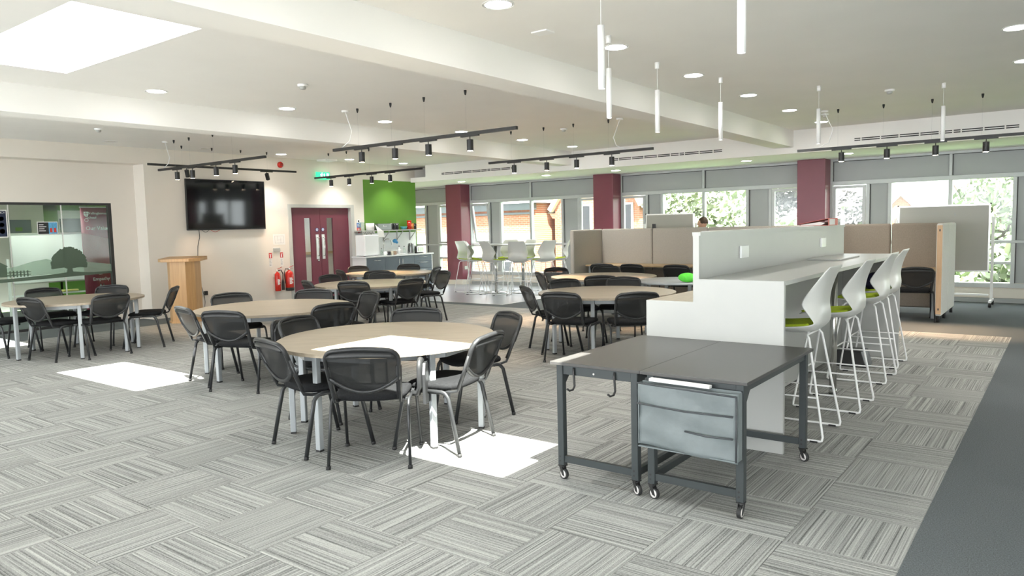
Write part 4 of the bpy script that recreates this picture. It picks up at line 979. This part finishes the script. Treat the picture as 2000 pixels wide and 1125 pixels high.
t = wsign('door_chime', 'white oblong wall unit under the floor plan sheet', 'wall unit', 9.18, 9.34, 1.11, 1.19, 'gloss')
B(XW + .003, XW + .035, 9.18, 9.34, 1.115, 1.185).build('casing', M['white'], t, bev=.008)
t = wsign('safety_sign', 'white blue and red safety notice right of the doors', 'sign', 11.455, 11.57, 1.50, 1.76)
B(XW + .003, XW + .0045, 11.455, 11.57, 1.57, 1.68).build('blue_field', M['signb'], t); B(XW + .003, XW + .0045, 11.455, 11.57, 1.50, 1.57).build('red_field', M['signr'], t)
for k in range(3): B(XW + .0045, XW + .0055, 11.475, 11.55, 1.585 + k * .03, 1.595 + k * .03).build('print_line', M['text'], t)
for k in range(2): B(XW + .0045, XW + .0055, 11.475, 11.54, 1.515 + k * .024, 1.525 + k * .024).build('print_line', M['text'], t)
MB().lathe([(.001, .0045), (.022, .0045)], (XW, 11.51, 1.72), 14, 'x').build('pictogram', M['ink'], t)
t = wsign('call_point_sign', 'small red square fire action sign above the call point', 'sign', 11.48, 11.56, 1.395, 1.48)
B(XW + .003, XW + .0045, 11.485, 11.555, 1.40, 1.475).build('red_field', M['signr'], t); MB().box(XW + .0045, XW + .0055, 11.50, 11.52, 1.41, 1.455).box(XW + .0045, XW + .0055, 11.53, 11.545, 1.43, 1.46).build('pictogram', M['text'], t)
t = thing('fire_call_point', 'red square fire alarm call point near the green wall', 'call point', (XW, 11.56, 1.25))
B(XW, XW + .055, 11.51, 11.61, 1.245, 1.345).build('casing', M['red'], t, bev=.005); B(XW + .055, XW + .057, 11.535, 11.585, 1.27, 1.32).build('break_glass', M['text'], t)
t = thing('exit_sign', 'green illuminated exit sign hanging above the maroon doors', 'exit sign', (XW + .10, 10.49, 2.64))
B(XW + .06, XW + .085, 10.31, 10.67, 2.635, 2.79).build('sign_face', M['exit'], t, bev=.004)
q = XW + .0855
MB().plate([(10.40, 2.665), (10.425, 2.665), (10.44, 2.70), (10.455, 2.69), (10.475, 2.665), (10.485, 2.675), (10.46, 2.715), (10.455, 2.735), (10.475, 2.725), (10.48, 2.735), (10.45, 2.755), (10.425, 2.745), (10.41, 2.725), (10.42, 2.72), (10.432, 2.735), (10.43, 2.705)], q, q + .002).build('running_figure', M['exitw'], t)
MB().lathe([(.001, 0), (.011, .0), (.011, .002), (.001, .002)], (q, 10.462, 2.768), 12, 'x').build('figure_head', M['exitw'], t)
MB().plate([(10.51, 2.665), (10.53, 2.665), (10.53, 2.73), (10.542, 2.73), (10.52, 2.765), (10.498, 2.73), (10.51, 2.73)], q, q + .002).build('arrow', M['exitw'], t)
B(q, q + .002, 10.585, 10.64, 2.66, 2.765).build('door_symbol', M['exitw'], t)
B(XW, XW + .06, 10.47, 10.51, 2.70, 2.74).build('arm', M['white'], t)
t = thing('emergency_light', 'flat white emergency light fitting on the ceiling above the exit sign', 'light fitting', (XW + .25, 10.45, ZC))
B(XW + .12, XW + .42, 10.3, 10.62, ZC - .045, ZC).build('body', M['rod'], t, bev=.012)
t = thing('alarm_sounder', 'red round fire alarm sounder high on the wall above television end', 'alarm', (XW, 9.45, 2.89))
MB().lathe([(.062, 0), (.062, .03), (.05, .055), (.03, .06), (.001, .06)], (XW, 9.45, 2.90), 20, 'x').build('sounder', M['red'], t)
MB().lathe([(.02, .061), (.03, .0615)], (XW, 9.45, 2.90), 14, 'x', caps=False).build('grille', M['dark'], t)

# ------------------------------------------------------------------ kitchen along the green wall
XK = -12.68
KY = [(11.31, 11.88, 'blue grey kitchen cabinet with one wide handle, left end of the kitchen run', 'wide'), (11.88, 12.83, 'blue grey double door sink cabinet in the kitchen run', 'double'), (12.83, 13.44, 'blue grey kitchen drawer unit at the right end', 'drawers')]
def handle(mb, x, y0, y1, z0, z1):
    if abs(y1 - y0) > abs(z1 - z0): mb.tube([(x, y0, z0), (x + .03, y0 + .01, z0), (x + .03, y1 - .01, z0), (x, y1, z0)], .006, 8)
    else: mb.tube([(x, y0, z0), (x + .03, y0, z0 + .01), (x + .03, y0, z1 - .01), (x, y0, z1)], .006, 8)
    return mb
for y0, y1, lab, kind in KY:
    t = thing('kitchen_cabinet', lab, 'cabinet', ((XK + XW) / 2, (y0 + y1) / 2, 0), 'blue grey kitchen base cabinets')
    B(XW + .006, XK - .02, y0 + .001, y1 - .001, .12, .875).build('carcass', M['white'], t)
    B(XW + .006, XK - .05, y0, y1, 0, .12).build('plinth', M['kit'], t)
    def front(a, b_, z0, z1, nm): return B(XK - .02, XK, a + .002, b_ - .002, z0 + .002, z1 - .002).build(nm, M['kit'], t, bev=.002, seg=1)
    if kind == 'wide':
        f = front(y0, y1, .12, .875, 'door'); handle(MB(), XK, y0 + .2, y1 - .15, .81, .81).build('handle', M['chrome'], f)
    elif kind == 'double':
        ym = (y0 + y1) / 2
        f = front(y0, ym, .12, .875, 'door'); handle(MB(), XK, ym - .05, ym - .05, .62, .82).build('handle', M['chrome'], f)
        f = front(ym, y1, .12, .875, 'door'); handle(MB(), XK, ym + .06, ym + .06, .62, .82).build('handle', M['chrome'], f)
    else:
        for z0, z1 in ((.74, .875), (.56, .74), (.34, .56), (.12, .34)):
            f = front(y0, y1, z0, z1, 'drawer'); handle(MB(), XK, y0 + .16, y1 - .16, z1 - .045, z1 - .045).build('handle', M['chrome'], f)
t = thing('worktop', 'white kitchen worktop with white end panels below the green wall', 'worktop', (-12.8, 12.2, .88))
B(XW + .004, XK + .02, 11.26, 13.50, .88, .915).build('slab', M['gloss'], t, bev=.004)
B(XW + .006, XK, 11.28, 11.308, 0, .88).build('end_panel', M['gloss'], t); B(XW + .006, XK, 13.442, 13.466, 0, .88).build('end_panel', M['gloss'], t)
B(XW + .004, XW + .010, 11.40, 13.36, .915, 1.44).build('splashback', M['gloss'], t)
t = thing('counter_fridge', 'glossy white box fridge standing at the left end of the worktop', 'fridge', (-12.86, 11.50, .915))
B(XW + .012, -12.82, 11.39, 11.82, .925, 1.40).build('cabinet', M['gloss'], t, bev=.012)
B(-12.822, -12.80, 11.395, 11.815, .94, 1.39).build('door', M['gloss'], t, bev=.008)
for y in (11.43, 11.78): B(-12.88, -12.84, y - .02, y + .02, .9155, .926).build('foot', M['rubber'], t)
t = thing('mixer_tap', 'tall chrome swan neck tap over the kitchen sink', 'tap', (-12.95, 12.20, .915))
MB().cyl((-12.95, 12.10, .915), (-12.95, 12.10, .97), .022, 14).build('base', M['chrome'], t)
MB().tube([(-12.95, 12.10, .96), (-12.95, 12.10, 1.19)] + [(-12.95 + .03 * (1 - math.cos(a)), 12.20 - .10 * math.cos(a), 1.19 + .10 * math.sin(a)) for a in (.4, .8, 1.2, 1.57, 1.95, 2.35, 2.75)] + [(-12.89, 12.30, 1.16), (-12.89, 12.30, 1.13)], .011, 10).build('spout', M['chrome'], t)
MB().tube([(-12.95, 12.08, .96), (-12.94, 12.02, 1.0)], .006, 8).build('lever', M['chrome'], t)
MIT = {}
def mug(y, m, lab, x=-12.76, r=.038, h=.085):
    t = thing('mug', lab, 'mug', (x, y, .915), 'mugs by the sink')
    MB().lathe([(r * .9, 0), (r, .01), (r, h), (r * .92, h), (r * .88, .008), (.001, .008)], (x, y, .915), 18).build('cup', M[m], t)
    MB().tube([(x + .01, y + r * .95, .935), (x + .015, y + r + .022, .945), (x + .015, y + r + .022, .97), (x + .01, y + r * .95, .985)], .005, 6).build('handle', M[m], t)
mug(11.96, 'gloss', 'white mug, leftmost in the row by the sink'); mug(12.08, 'tin', 'black and white mug second in the row by the sink'); mug(12.17, 'cream', 'cream mug third in the row by the sink'); mug(12.27, 'edge', 'brown mug at the right of the row by the sink')
def bottle(x, y, r, h, m, lab, cap='white', z=.915):
    t = thing('bottle', lab, 'bottle', (x, y, z))
    MB().lathe([(r, 0), (r, h * .65), (r * .35, h * .82), (r * .35, h * .9)], (x, y, z), 16).build('bottle_body', M[m], t)
    MB().lathe([(r * .42, h * .9), (r * .42, h), (.001, h)], (x, y, z), 12).build('cap', M[cap], t)
bottle(-12.78, 11.87, .03, .17, 'clear', 'small clear bottle between fridge and mugs'); bottle(-12.95, 12.60, .035, .20, 'gloss', 'white bottle right of the tap, before the kettle', 'tin'); bottle(-12.9, 12.72, .028, .19, 'clear', 'clear bottle next to the grey kettle', 'tin')
tag(MB().ball((-12.98, 12.50, 1.235), (.02, .075, .05), 14, 8).ball((-12.97, 12.55, 1.20), (.015, .05, .03), 10, 6).build('cloth', M['bluep']), 'bright blue cloth hung on the splashback', 'cloth')
t = thing('dish_rack', 'white wire dish rack with crockery beside the sink', 'dish rack', (-12.9, 12.45, .915))
for k in range(9): MB().tube([(-13.02, 12.30 + k * .035, .93), (-13.02, 12.30 + k * .035, 1.02), (-12.76, 12.30 + k * .035, 1.02), (-12.76, 12.30 + k * .035, .93)], .003, 5).build('wire', M['rod'], t)
MB().tube([(-13.03, 12.29, .925), (-12.75, 12.29, .925), (-12.75, 12.60, .925), (-13.03, 12.60, .925)], .006, 6, closed=True).build('rack_base', M['rod'], t)
t = thing('kettle', 'grey tall kettle on the worktop right of the dish rack', 'kettle', (-12.85, 12.92, .915))
MB().lathe([(.085, 0), (.09, .02), (.075, .20), (.068, .24), (.03, .255), (.001, .258)], (-12.85, 12.90, .915), 22).build('kettle_body', M['steel'], t)
MB().tube([(-12.82, 12.83, 1.13), (-12.80, 12.775, 1.10), (-12.80, 12.775, .99), (-12.82, 12.82, .96)], .012, 8).build('handle', M['tin'], t)
t = thing('toaster', 'polished chrome toaster at the right end of the worktop', 'toaster', (-12.85, 13.12, .915))
B(-12.95, -12.75, 13.02, 13.26, .925, 1.10).build('toaster_body', M['chrome'], t, bev=.03, seg=3)
for x in (-12.88, -12.82): B(x - .012, x + .012, 13.05, 13.23, 1.098, 1.102).build('slot', M['dark'], t)
B(-12.95, -12.75, 13.025, 13.255, .9155, .925).build('base', M['tin'], t)
# shelf
t = thing('wall_shelf', 'white kitchen shelf on four brackets against the green wall', 'shelf', (-13.0, 12.35, 1.48))
B(XW + .006, -12.86, 11.36, 13.30, 1.478, 1.503).build('board', M['white'], t)
for y in (11.75, 12.25, 12.70, 13.14):
    MB().box(XW + .010, XW + .03, y - .012, y + .012, 1.24, 1.478).tube([(XW + .02, y, 1.27), (-12.97, y, 1.40), (-12.90, y, 1.47)], .011, 6).build('bracket', M['white'], t)
sgn = thing('script_sign', 'white sign board with black handwriting under the shelf, left end', 'sign', (-12.87, 11.55, 1.40))
B(-12.868, -12.862, 11.38, 11.76, 1.405, 1.475).build('sign_board', M['white'], sgn)
cur = [(-12.860, 11.41 + .30 * k / 40, 1.437 + .022 * math.sin(k * .9) * (1 if k % 9 else 1.6) + .008 * math.sin(k * .37)) for k in range(41)]
MB().tube(cur, .0035, 5).build('handwriting', M['ink'], sgn)
zs = 1.503; xs_ = -13.0
for y, l in ((11.44, 'tall clear glass, leftmost on the kitchen shelf'), (11.53, 'tall clear glass beside the first on the shelf')):
    tag(MB().lathe([(.028, 0), (.034, .01), (.034, .19), (.031, .19), (.030, .012), (.001, .01)], (xs_, y, zs), 16).build('drinking_glass', M['clear']), l, 'glass')
t = thing('paper_roll', 'pale grey paper roll standing on the shelf behind a hanging sheet', 'paper roll', (xs_, 11.73, zs))
MB().lathe([(.02, 0), (.10, 0), (.10, .165), (.02, .165), (.02, 0)], (xs_, 11.74, zs), 26).build('roll', M['paper'], t)
MB().add([(-12.895, 11.80, zs + .13), (-12.855, 12.02, zs - .03), (-12.85, 12.04, zs - .17), (-12.85, 11.84, zs - .17), (-12.853, 11.82, zs)], [(0, 1, 2, 3, 4)]).build('hanging_sheet', M['paper'], t, mods=[('SOLIDIFY', dict(thickness=.002))])
t = thing('bread_bin', 'dark grey box with white lettering on the kitchen shelf', 'box', (xs_, 12.12, zs))
B(-13.09, -12.90, 11.90, 12.33, zs, zs + .15).build('box_body', M['steel'], t, bev=.008)
text('Bread', .05, (-12.898, 12.12, zs + .09), RX, M['text'], t)
for y, l in ((12.40, 'black lidded tin on the shelf, next to the grey box'), (12.51, 'black lidded tin in the middle of three on the shelf'), (12.60, 'slim black tin, right of three on the shelf')):
    t = thing('storage_tin', l, 'tin', (xs_, y, zs), 'black tins on the kitchen shelf')
    MB().lathe([(.045, 0), (.045, .135)], (xs_, y, zs), 18).build('tin_body', M['tin'], t); MB().lathe([(.047, .135), (.047, .155), (.001, .158)], (xs_, y, zs), 18).build('lid', M['steel'], t)
tag(MB().lathe([(.05, 0), (.085, .06), (.09, .075), (.083, .075), (.045, .008), (.001, .008)], (xs_, 12.83, zs), 20).build('bowl', M['teal']), 'teal bowl on the shelf between black and red tins', 'bowl')
for y, h, r, m, l in ((13.02, .22, .055, 'red', 'tall red tin on the right of the shelf'), (13.11, .15, .05, 'orange', 'shorter orange red tin in front of the tall red one'), (13.21, .14, .045, 'tin', 'dark jar at the right end of the shelf')):
    t = thing('storage_tin', l, 'tin', (xs_, y, zs)); MB().lathe([(r, 0), (r, h * .88)], (xs_, y, zs), 18).build('tin_body', M[m], t); MB().lathe([(r * 1.03, h * .88), (r * 1.03, h), (.001, h)], (xs_, y, zs), 18).build('lid', M[m], t)
tag(MB().ball((-12.80, 13.56, .17), (.06, .08, .12), 12, 8).ball((-12.78, 13.56, .07), (.08, .085, .07), 12, 8).build('crumpled_bag', M['paper']), 'crumpled white carrier bag beside the drawer unit', 'bag')

# ------------------------------------------------------------------ glass partition and the room behind it
g = root_struct('window_7', (-13.55, 3.7, 0))
MB().box(-13.58, -13.50, 6.13, 6.18, 0, 2.09).box(-13.58, -13.50, 1.2, 6.13, 2.05, 2.09).box(-13.58, -13.50, 1.2, 6.13, 0, .04).build('dark_frame', M['dark'], g)
for a, b_ in ((1.2, 2.2), (2.2, 3.3), (3.3, 4.595), (4.605, 5.375), (5.385, 6.13)):
    B(-13.545, -13.535, a, b_, .04, 2.05).build('glass_pane', M['glassg'], g)
for y in (4.60, 5.38): B(-13.55, -13.53, y - .008, y + .008, .04, 2.05).build('silicone_joint', M['alu'], g)
xg = -13.530
# etched landscape: sky film, distant hills, ground, tree, barn and fence
hill = [(3.4, .98), (3.9, 1.10), (4.3, 1.0), (4.65, 1.06), (4.9, 1.13), (5.1, 1.16), (5.3, 1.10), (5.55, 1.17), (5.75, 1.08), (6.13, 1.02), (6.13, .90), (3.4, .90)]
MB().plate(hill, xg, xg + .001).build('etched_hills', M['etchl'], g)
grd = [(3.4, .78), (6.13, .865), (6.13, .90), (5.75, .90), (5.5, .93), (5.2, .90), (4.6, .87), (3.4, .86)]
MB().plate(grd, xg, xg + .0012).build('etched_ground', M['etch'], g)
tree = []
rnd = random.Random(3)
for k in range(64):
    a = -.15 + (pi + .3) * k / 63; rr = 1 + rnd.uniform(-.05, .05)
    tree.append((5.45 + .285 * math.cos(a) * rr, 1.04 + .305 * max(math.sin(a), -.25) * rr))
tree += [(5.18, .985), (5.36, 1.005), (5.41, .98), (5.40, .92), (5.50, .92), (5.49, .985), (5.60, 1.0), (5.72, .985)]
MB().plate(tree, xg, xg + .0014).build('etched_tree', M['etch'], g)
MB().plate([(4.2, .90), (4.2, 1.14), (4.38, 1.17), (4.54, 1.07), (4.52, 1.06), (4.52, .90)], xg, xg + .0014).build('etched_barn', M['etch'], g)
for k in range(6): B(xg, xg + .0014, 4.55 + k * .05, 4.57 + k * .05, .89, .99).build('etched_fence_post', M['etch'], g)
for z in (.92, .96): B(xg, xg + .0013, 4.52, 4.86, z, z + .012).build('etched_fence_rail', M['etch'], g)
t = thing('poster', 'dark navy planets poster stuck on the glass at the left edge', 'poster', (xg, 4.38, 1.53))
B(xg, xg + .002, 4.18, 4.58, 1.53, 1.97).build('sheet', M['paper'], t); B(xg + .002, xg + .003, 4.195, 4.565, 1.545, 1.955).build('print', M['poster'], t)
for z, r, m in ((1.83, .035, 'sky'), (1.73, .035, 'sky'), (1.63, .04, 'orange')): MB().lathe([(.001, .0035), (r, .0035)], (xg, 4.50, z), 16, 'x').build('planet', M[m], t)
text('NCY', .045, (xg + .004, 4.555, 1.925), RX, M['text'], t, align='RIGHT')
for k in range(6): B(xg + .003, xg + .004, 4.22, 4.42, 1.58 + k * .05, 1.59 + k * .05).build('print_line', M['text'], t)
t = thing('poster', 'small dark and blue notice stuck on the middle of the glass', 'poster', (xg, 5.15, 1.565))
B(xg, xg + .002, 5.0, 5.31, 1.565, 1.775).build('sheet', M['paper'], t); B(xg + .002, xg + .003, 5.01, 5.17, 1.575, 1.765).build('dark_half', M['plast'], t); B(xg + .002, xg + .003, 5.17, 5.30, 1.575, 1.765).build('blue_half', M['sky'], t)
for k, wd in enumerate((.10, .08, .11, .07)): B(xg + .003, xg + .004, 5.025, 5.025 + wd, 1.62 + k * .033, 1.632 + k * .033).build('print_line', M['text'], t)
for y in (5.205, 5.265): MB().box(xg + .003, xg + .004, y - .018, y + .018, 1.60, 1.67).build('figure_print', M['red'], t)
# room beyond
rb = root_struct('wall_meeting_room', (-17.5, 3.5, 0))
MB().box(-17.9, -17.8, -1.0, 8.0, 0, 2.6).box(-17.8, -13.62, 7.6, 7.7, 0, 2.6).box(-17.8, -13.62, -1.1, -1.0, 0, 2.6).box(-17.9, -13.62, -1.1, 7.7, 2.6, 2.7).build('plaster', M['wall'], rb)
MB().box(-17.8, -17.79, 6.72, 7.0, 0, 2.6).box(-17.8, -17.79, 6.72, 7.6, 2.1, 2.6).build('green_stripe', M['green'], rb)
B(-17.79, -13.7, 7.59, 7.6, 0, 2.6).build('green_end_wall', M['green'], rb)
B(-17.8, -17.79, 6.95, 7.5, 0, 1.1).build('green_panel', M['green'], rb)
t = thing('dark_screen', 'black display on the back wall of the room behind the glass', 'display', (-17.78, 7.25, 1.65)); B(-17.79, -17.74, 7.02, 7.55, 1.5, 1.92).build('panel', M['tvb'], t)
t = thing('notice_board', 'dark green notice board on the back wall behind the glass', 'notice board', (-17.78, 6.2, 1.6)); B(-17.79, -17.76, 5.95, 6.45, 1.62, 1.9).build('board', M['kit'], t); B(-17.76, -17.755, 6.15, 6.28, 1.66, 1.74).build('notice', M['green'], t)
downlight(-14.3, 5.4, 2.6, 'added unseen downlight brightening the banner in the room behind the glass partition'); downlight(-16.4, 5.4, 2.6, 'added unseen downlight brightening the back wall of the room behind the glass'); downlight(-14.3, 3.2, 2.6, 'added unseen downlight brightening the room behind the glass, beyond the left edge')  # unseen lamps added to brighten the whiteboard and banner behind the glass
t = thing('roller_banner', 'maroon roll-up banner with white lettering behind the right end of the glass', 'banner', (-14.15, 6.17, 0))
B(-14.20, -14.08, 5.92, 6.42, 0, .07).build('base_cassette', M['alu'], t)
MB().grid(lambda u, v: (-14.14 + .01 * math.sin(u * 7), 5.93 + .49 * u, .07 + 1.96 * v), 8, 2).build('banner_sheet', M['banner'], t, mods=[('SOLIDIFY', dict(thickness=.002))])
MB().grid(lambda u, v: (-14.126 + .01 * math.sin(u * 7), 5.93 + .49 * u, 1.0 + .58 * v - .12 * u), 8, 2).build('pale_band', M['pink'], t)
B(-14.155, -14.125, 5.925, 6.425, 2.03, 2.05).build('top_bar', M['alu'], t)
xb = -14.118
text('Wellingborough', .062, (xb, 6.235, 1.93), RX, M['text'], t); text('School', .062, (xb, 6.11, 1.855), RX, M['text'], t); text('Our Values', .095, (xb, 6.22, 1.66), RX, M['text'], t); text('1ST', .045, (xb, 6.20, .83), RX, M['text'], t); text('Empathy', .085, (xb, 6.21, .74), RX, M['text'], t)
crest = MB().plate([(5.98, 1.96), (6.06, 1.96), (6.06, 1.90), (6.02, 1.86), (5.98, 1.90)], xb - .002, xb).build('crest', M['text'], t)
for a in ((5.99, 6.05, 1.925, 1.932), (6.016, 6.024, 1.87, 1.955)): B(xb, xb + .001, *a).build('crest_line', M['banner'], crest)
MB().lathe([(.026, 0), (.034, .001)], (xb - .001, 6.02, 1.81), 16, 'x', caps=False).build('crest_ring', M['text'], t)
for y in (6.19, 6.24): MB().lathe([(.001, 0), (.014, 0)], (xb, y, .64), 10, 'x').plate([(y - .02, .59), (y + .02, .59), (y + .014, .625), (y - .014, .625)], xb - .001, xb).build('people_symbol', M['text'], t)
t = thing('mobile_whiteboard', 'whiteboard on a wheeled stand behind the glass partition', 'whiteboard', (-14.9, 5.62, 0))
B(-14.92, -14.90, 5.06, 6.28, .70, 1.59).build('writing_surface', M['gloss'], t)
for a in ((5.05, 6.29, .69, .715), (5.05, 6.29, 1.575, 1.60), (5.05, 5.075, .715, 1.575), (6.265, 6.29, .715, 1.575)): B(-14.93, -14.89, *a).build('frame_bar', M['alu'], t)
for y in (5.0, 6.34):
    MB().box(-14.93, -14.89, y - .02, y + .02, .09, 1.15).box(-15.2, -14.6, y - .02, y + .02, .06, .1).build('upright', M['rod'], t)
    for x in (-15.17, -14.63): MB().lathe([(.001, -.02), (.03, -.02), (.03, .02), (.001, .02)], (x, y, .03), 12, 'y').build('caster', M['rubber'], t)
MB().box(-14.92, -14.90, 5.02, 6.32, .47, .50).build('tray_rail', M['rod'], t)
tag(B(-14.98, -14.86, 5.85, 6.12, .502, .54).build('folded_cloth', M['yellow'], bev=.012), 'pale yellow folded cloth on the rail of the whiteboard behind the glass', 'cloth')

# ------------------------------------------------------------------ grey table and green thing behind the counter's low end
t = thing('grey_table', 'grey topped table behind the stepped end of the white counter', 'table', (-4.35, 9.55, 0))
MB().lathe([(.001, .695), (.62, .695), (.63, .70), (.63, .72), (.001, .72)], (-4.35, 9.55, 0), 40).build('tabletop', M['silver'], t)
for k in range(4):
    a = pi / 4 + k * pi / 2; x, y = -4.35 + .45 * math.cos(a), 9.55 + .45 * math.sin(a)
    B(x - .02, x + .02, y - .02, y + .02, 0, .695).build('leg', M['silver'], t)
tag(MB().ball((-4.06, 9.22, .785), (.13, .07, .064), 18, 12).build('soft_toy', M['gbright']), 'bright green rounded soft object lying on the grey table beside the counter edge', 'soft toy')

# ------------------------------------------------------------------ outside the windows
struct(B(-80, 60, 15.7, 120, -4.2, -4.0).build('ground', M['grass']))
bld = thing('brick_building', 'long red brick building with grey slate roof outside the left windows', 'building', (-22, 24.5, -4))
B(-40, -17.0, 24, 34, -4, 2.46).build('wall', M['brick'], bld)
MB().box(-40, -16.9, 23.8, 24.0, 2.15, 2.42).box(-40, -17.0, 23.9, 24.0, 1.98, 2.06).build('eaves_cornice', M['gmet'], bld)
MB().add([(-40, 23.7, 2.42), (-16.8, 23.7, 2.42), (-16.8, 29, 5.2), (-40, 29, 5.2), (-16.8, 34.3, 2.42), (-40, 34.3, 2.42)], [(0, 1, 2, 3), (3, 2, 4, 5), (1, 4, 2), (0, 3, 5)]).build('slate_roof', M['slate'], bld)
B(-40, -17.0, 23.96, 24.0, .2, 1.25).build('stone_band', M['stone'], bld)
for x in (-36, -32, -28, -24.5, -21, -18.6):
    f = B(x - .5, x + .5, 23.93, 24.0, -.9, 0.15).build('window', M['white'], bld)
    B(x - .43, x + .43, 23.91, 23.93, -.83, .08).build('pane', M['tvb'], f)
gb = thing('brick_building', 'tall gabled brick building with stone coping outside the second window bay', 'building', (-14, 26, -4))
MB().add([(-16.7, 25, -4), (-12.9, 25, -4), (-12.9, 25, 2.4), (-14.55, 25, 5.2), (-16.7, 25, 2.2), (-16.7, 27, -4), (-12.9, 27, -4), (-12.9, 27, 2.4), (-14.55, 27, 5.2), (-16.7, 27, 2.2)], [(0, 1, 2, 3, 4), (9, 8, 7, 6, 5), (1, 6, 7, 2), (5, 0, 4, 9)]).build('wall', M['brick'], gb)
MB().add([(-12.7, 24.8, 2.1), (-14.55, 24.8, 5.3), (-14.55, 27.2, 5.3), (-12.7, 27.2, 2.1)], [(0, 1, 2, 3)]).add([(-16.9, 24.8, 2.0), (-16.9, 27.2, 2.0), (-14.55, 27.2, 5.3), (-14.55, 24.8, 5.3)], [(0, 1, 2, 3)]).build('slate_roof', M['slate'], gb)
MB().tube([(-16.85, 24.9, 2.1), (-14.55, 24.9, 5.35), (-12.75, 24.9, 2.2)], .14, 4).build('stone_coping', M['stone'], gb)
for x in (-15.4, -13.6):
    for z in (-1.4, 1.0):
        f = B(x - .45, x + .45, 24.93, 25.0, z, z + 1.3).build('window', M['white'], gb); B(x - .38, x + .38, 24.91, 24.93, z + .06, z + 1.24).build('pane', M['tvb'], f)
MB().box(-13.5, -12.9, 24.95, 25, .8, 1.15).build('stone_band', M['stone'], gb)
hs = thing('brick_house', 'small gabled brick house with white bargeboards outside the right window bay', 'house', (-7, 45, -4))
MB().add([(-8.2, 45, -4), (-6.7, 45, -4), (-6.7, 45, 2.0), (-7.45, 45, 2.7), (-8.2, 45, 2.0), (-8.2, 50, -4), (-6.7, 50, -4), (-6.7, 50, 2.0), (-7.45, 50, 2.7), (-8.2, 50, 2.0)], [(0, 1, 2, 3, 4), (9, 8, 7, 6, 5), (1, 6, 7, 2), (5, 0, 4, 9)]).box(-6.7, -3.6, 46, 50, -4, 1.9).build('wall', M['brick'], hs)
MB().add([(-6.6, 45.7, 1.85), (-3.5, 45.7, 1.85), (-3.9, 48, 2.85), (-7.4, 48, 2.85), (-6.6, 50.3, 1.85), (-3.5, 50.3, 1.85)], [(0, 1, 2, 3), (3, 2, 5, 4), (1, 5, 2)]).build('slate_roof', M['slate'], hs)
MB().tube([(-8.35, 44.9, 1.85), (-7.45, 44.9, 2.75), (-6.55, 44.9, 1.85)], .10, 4).build('bargeboard', M['white'], hs)
f = B(-7.62, -7.38, 44.95, 45, .9, 1.6).build('window', M['white'], hs); B(-7.59, -7.41, 44.94, 44.95, .94, 1.56).build('pane', M['tvb'], f)
lp_ = thing('lamp_post', 'pale street lamp with a flat round head outside the casement right of the third column', 'lamp post', (-6.95, 30, -4))
MB().cyl((-6.95, 30, -4), (-6.95, 30, 2.0), .06, 10).build('post', M['alu'], lp_); MB().lathe([(.02, 1.95), (.42, 1.99), (.42, 2.03), (.05, 2.12)], (-6.75, 30, 0), 20).build('lamp_head', M['white'], lp_)

def tree_(x, y, z, r, lab, m='leaf', nleaf=4200, s=.19):
    t = thing('tree', lab, 'tree', (x, y, -4), 'trees outside the windows')
    MB().tube([(x, y, -4), (x + .1, y, -1), (x, y, z)], .22, 8).tube([(x, y, z - r * .6), (x + r * .5, y, z + r * .3)], .1, 6).tube([(x, y, z - r * .5), (x - r * .5, y + .2, z + r * .35)], .1, 6).build('trunk', M['bark'], t)
    mb = MB(); rn = random.Random(int(x * 100 + y))
    blobs = [(x + rn.gauss(0, .42) * r, y + rn.gauss(0, .3) * r, z + rn.uniform(-.75, .6) * r, r * rn.uniform(.28, .5)) for _ in range(16)]
    for _ in range(nleaf):
        bx, by, bz, br = rn.choice(blobs)
        d = Vector((rn.gauss(0, 1), rn.gauss(0, 1), rn.gauss(0, 1))).normalized() * br * rn.uniform(.75, 1.05)
        c = Vector((bx, by, bz)) + d; u = Vector((rn.gauss(0, 1), rn.gauss(0, 1), rn.gauss(0, 1))).normalized(); v = u.orthogonal().normalized(); q = s * rn.uniform(.6, 1.3)
        mb.add([c - u * q, c - v * q * .55, c + u * q, c + v * q * .55], [(0, 1, 2, 3)])
    o = mb.build('foliage', M[m], t); o['kind'] = 'stuff'
for a in [(-16.4, 40, 1.2, 3.6, 'broad green tree filling the left pane of the middle window bay'), (-12.2, 33, 1.4, 3.0, 'green tree filling the right pane of the middle window bay'), (-8.9, 29, .0, 1.7, 'low bright green bush outside the casement left of the third column'),
          (-1.9, 31, 1.6, 3.0, 'big green tree filling the right window bay'), (-2.0, 23, -1.2, 1.5, 'leafy hedge low behind the large whiteboard'), (.9, 22, .2, 2.2, 'green tree at the right edge of the right window bay'), (5.5, 30, 1.2, 3.4, 'green tree outside the windows right of the picture')]: tree_(*a)
tree_(-9.5, 41, 1.9, 1.6, 'purple grey tree seen in the casement right of the third column', 'leaf2')
tree_(-13.2, 46, 2.6, 2.2, 'dark tree top behind the low bright bush', 'leaf2')
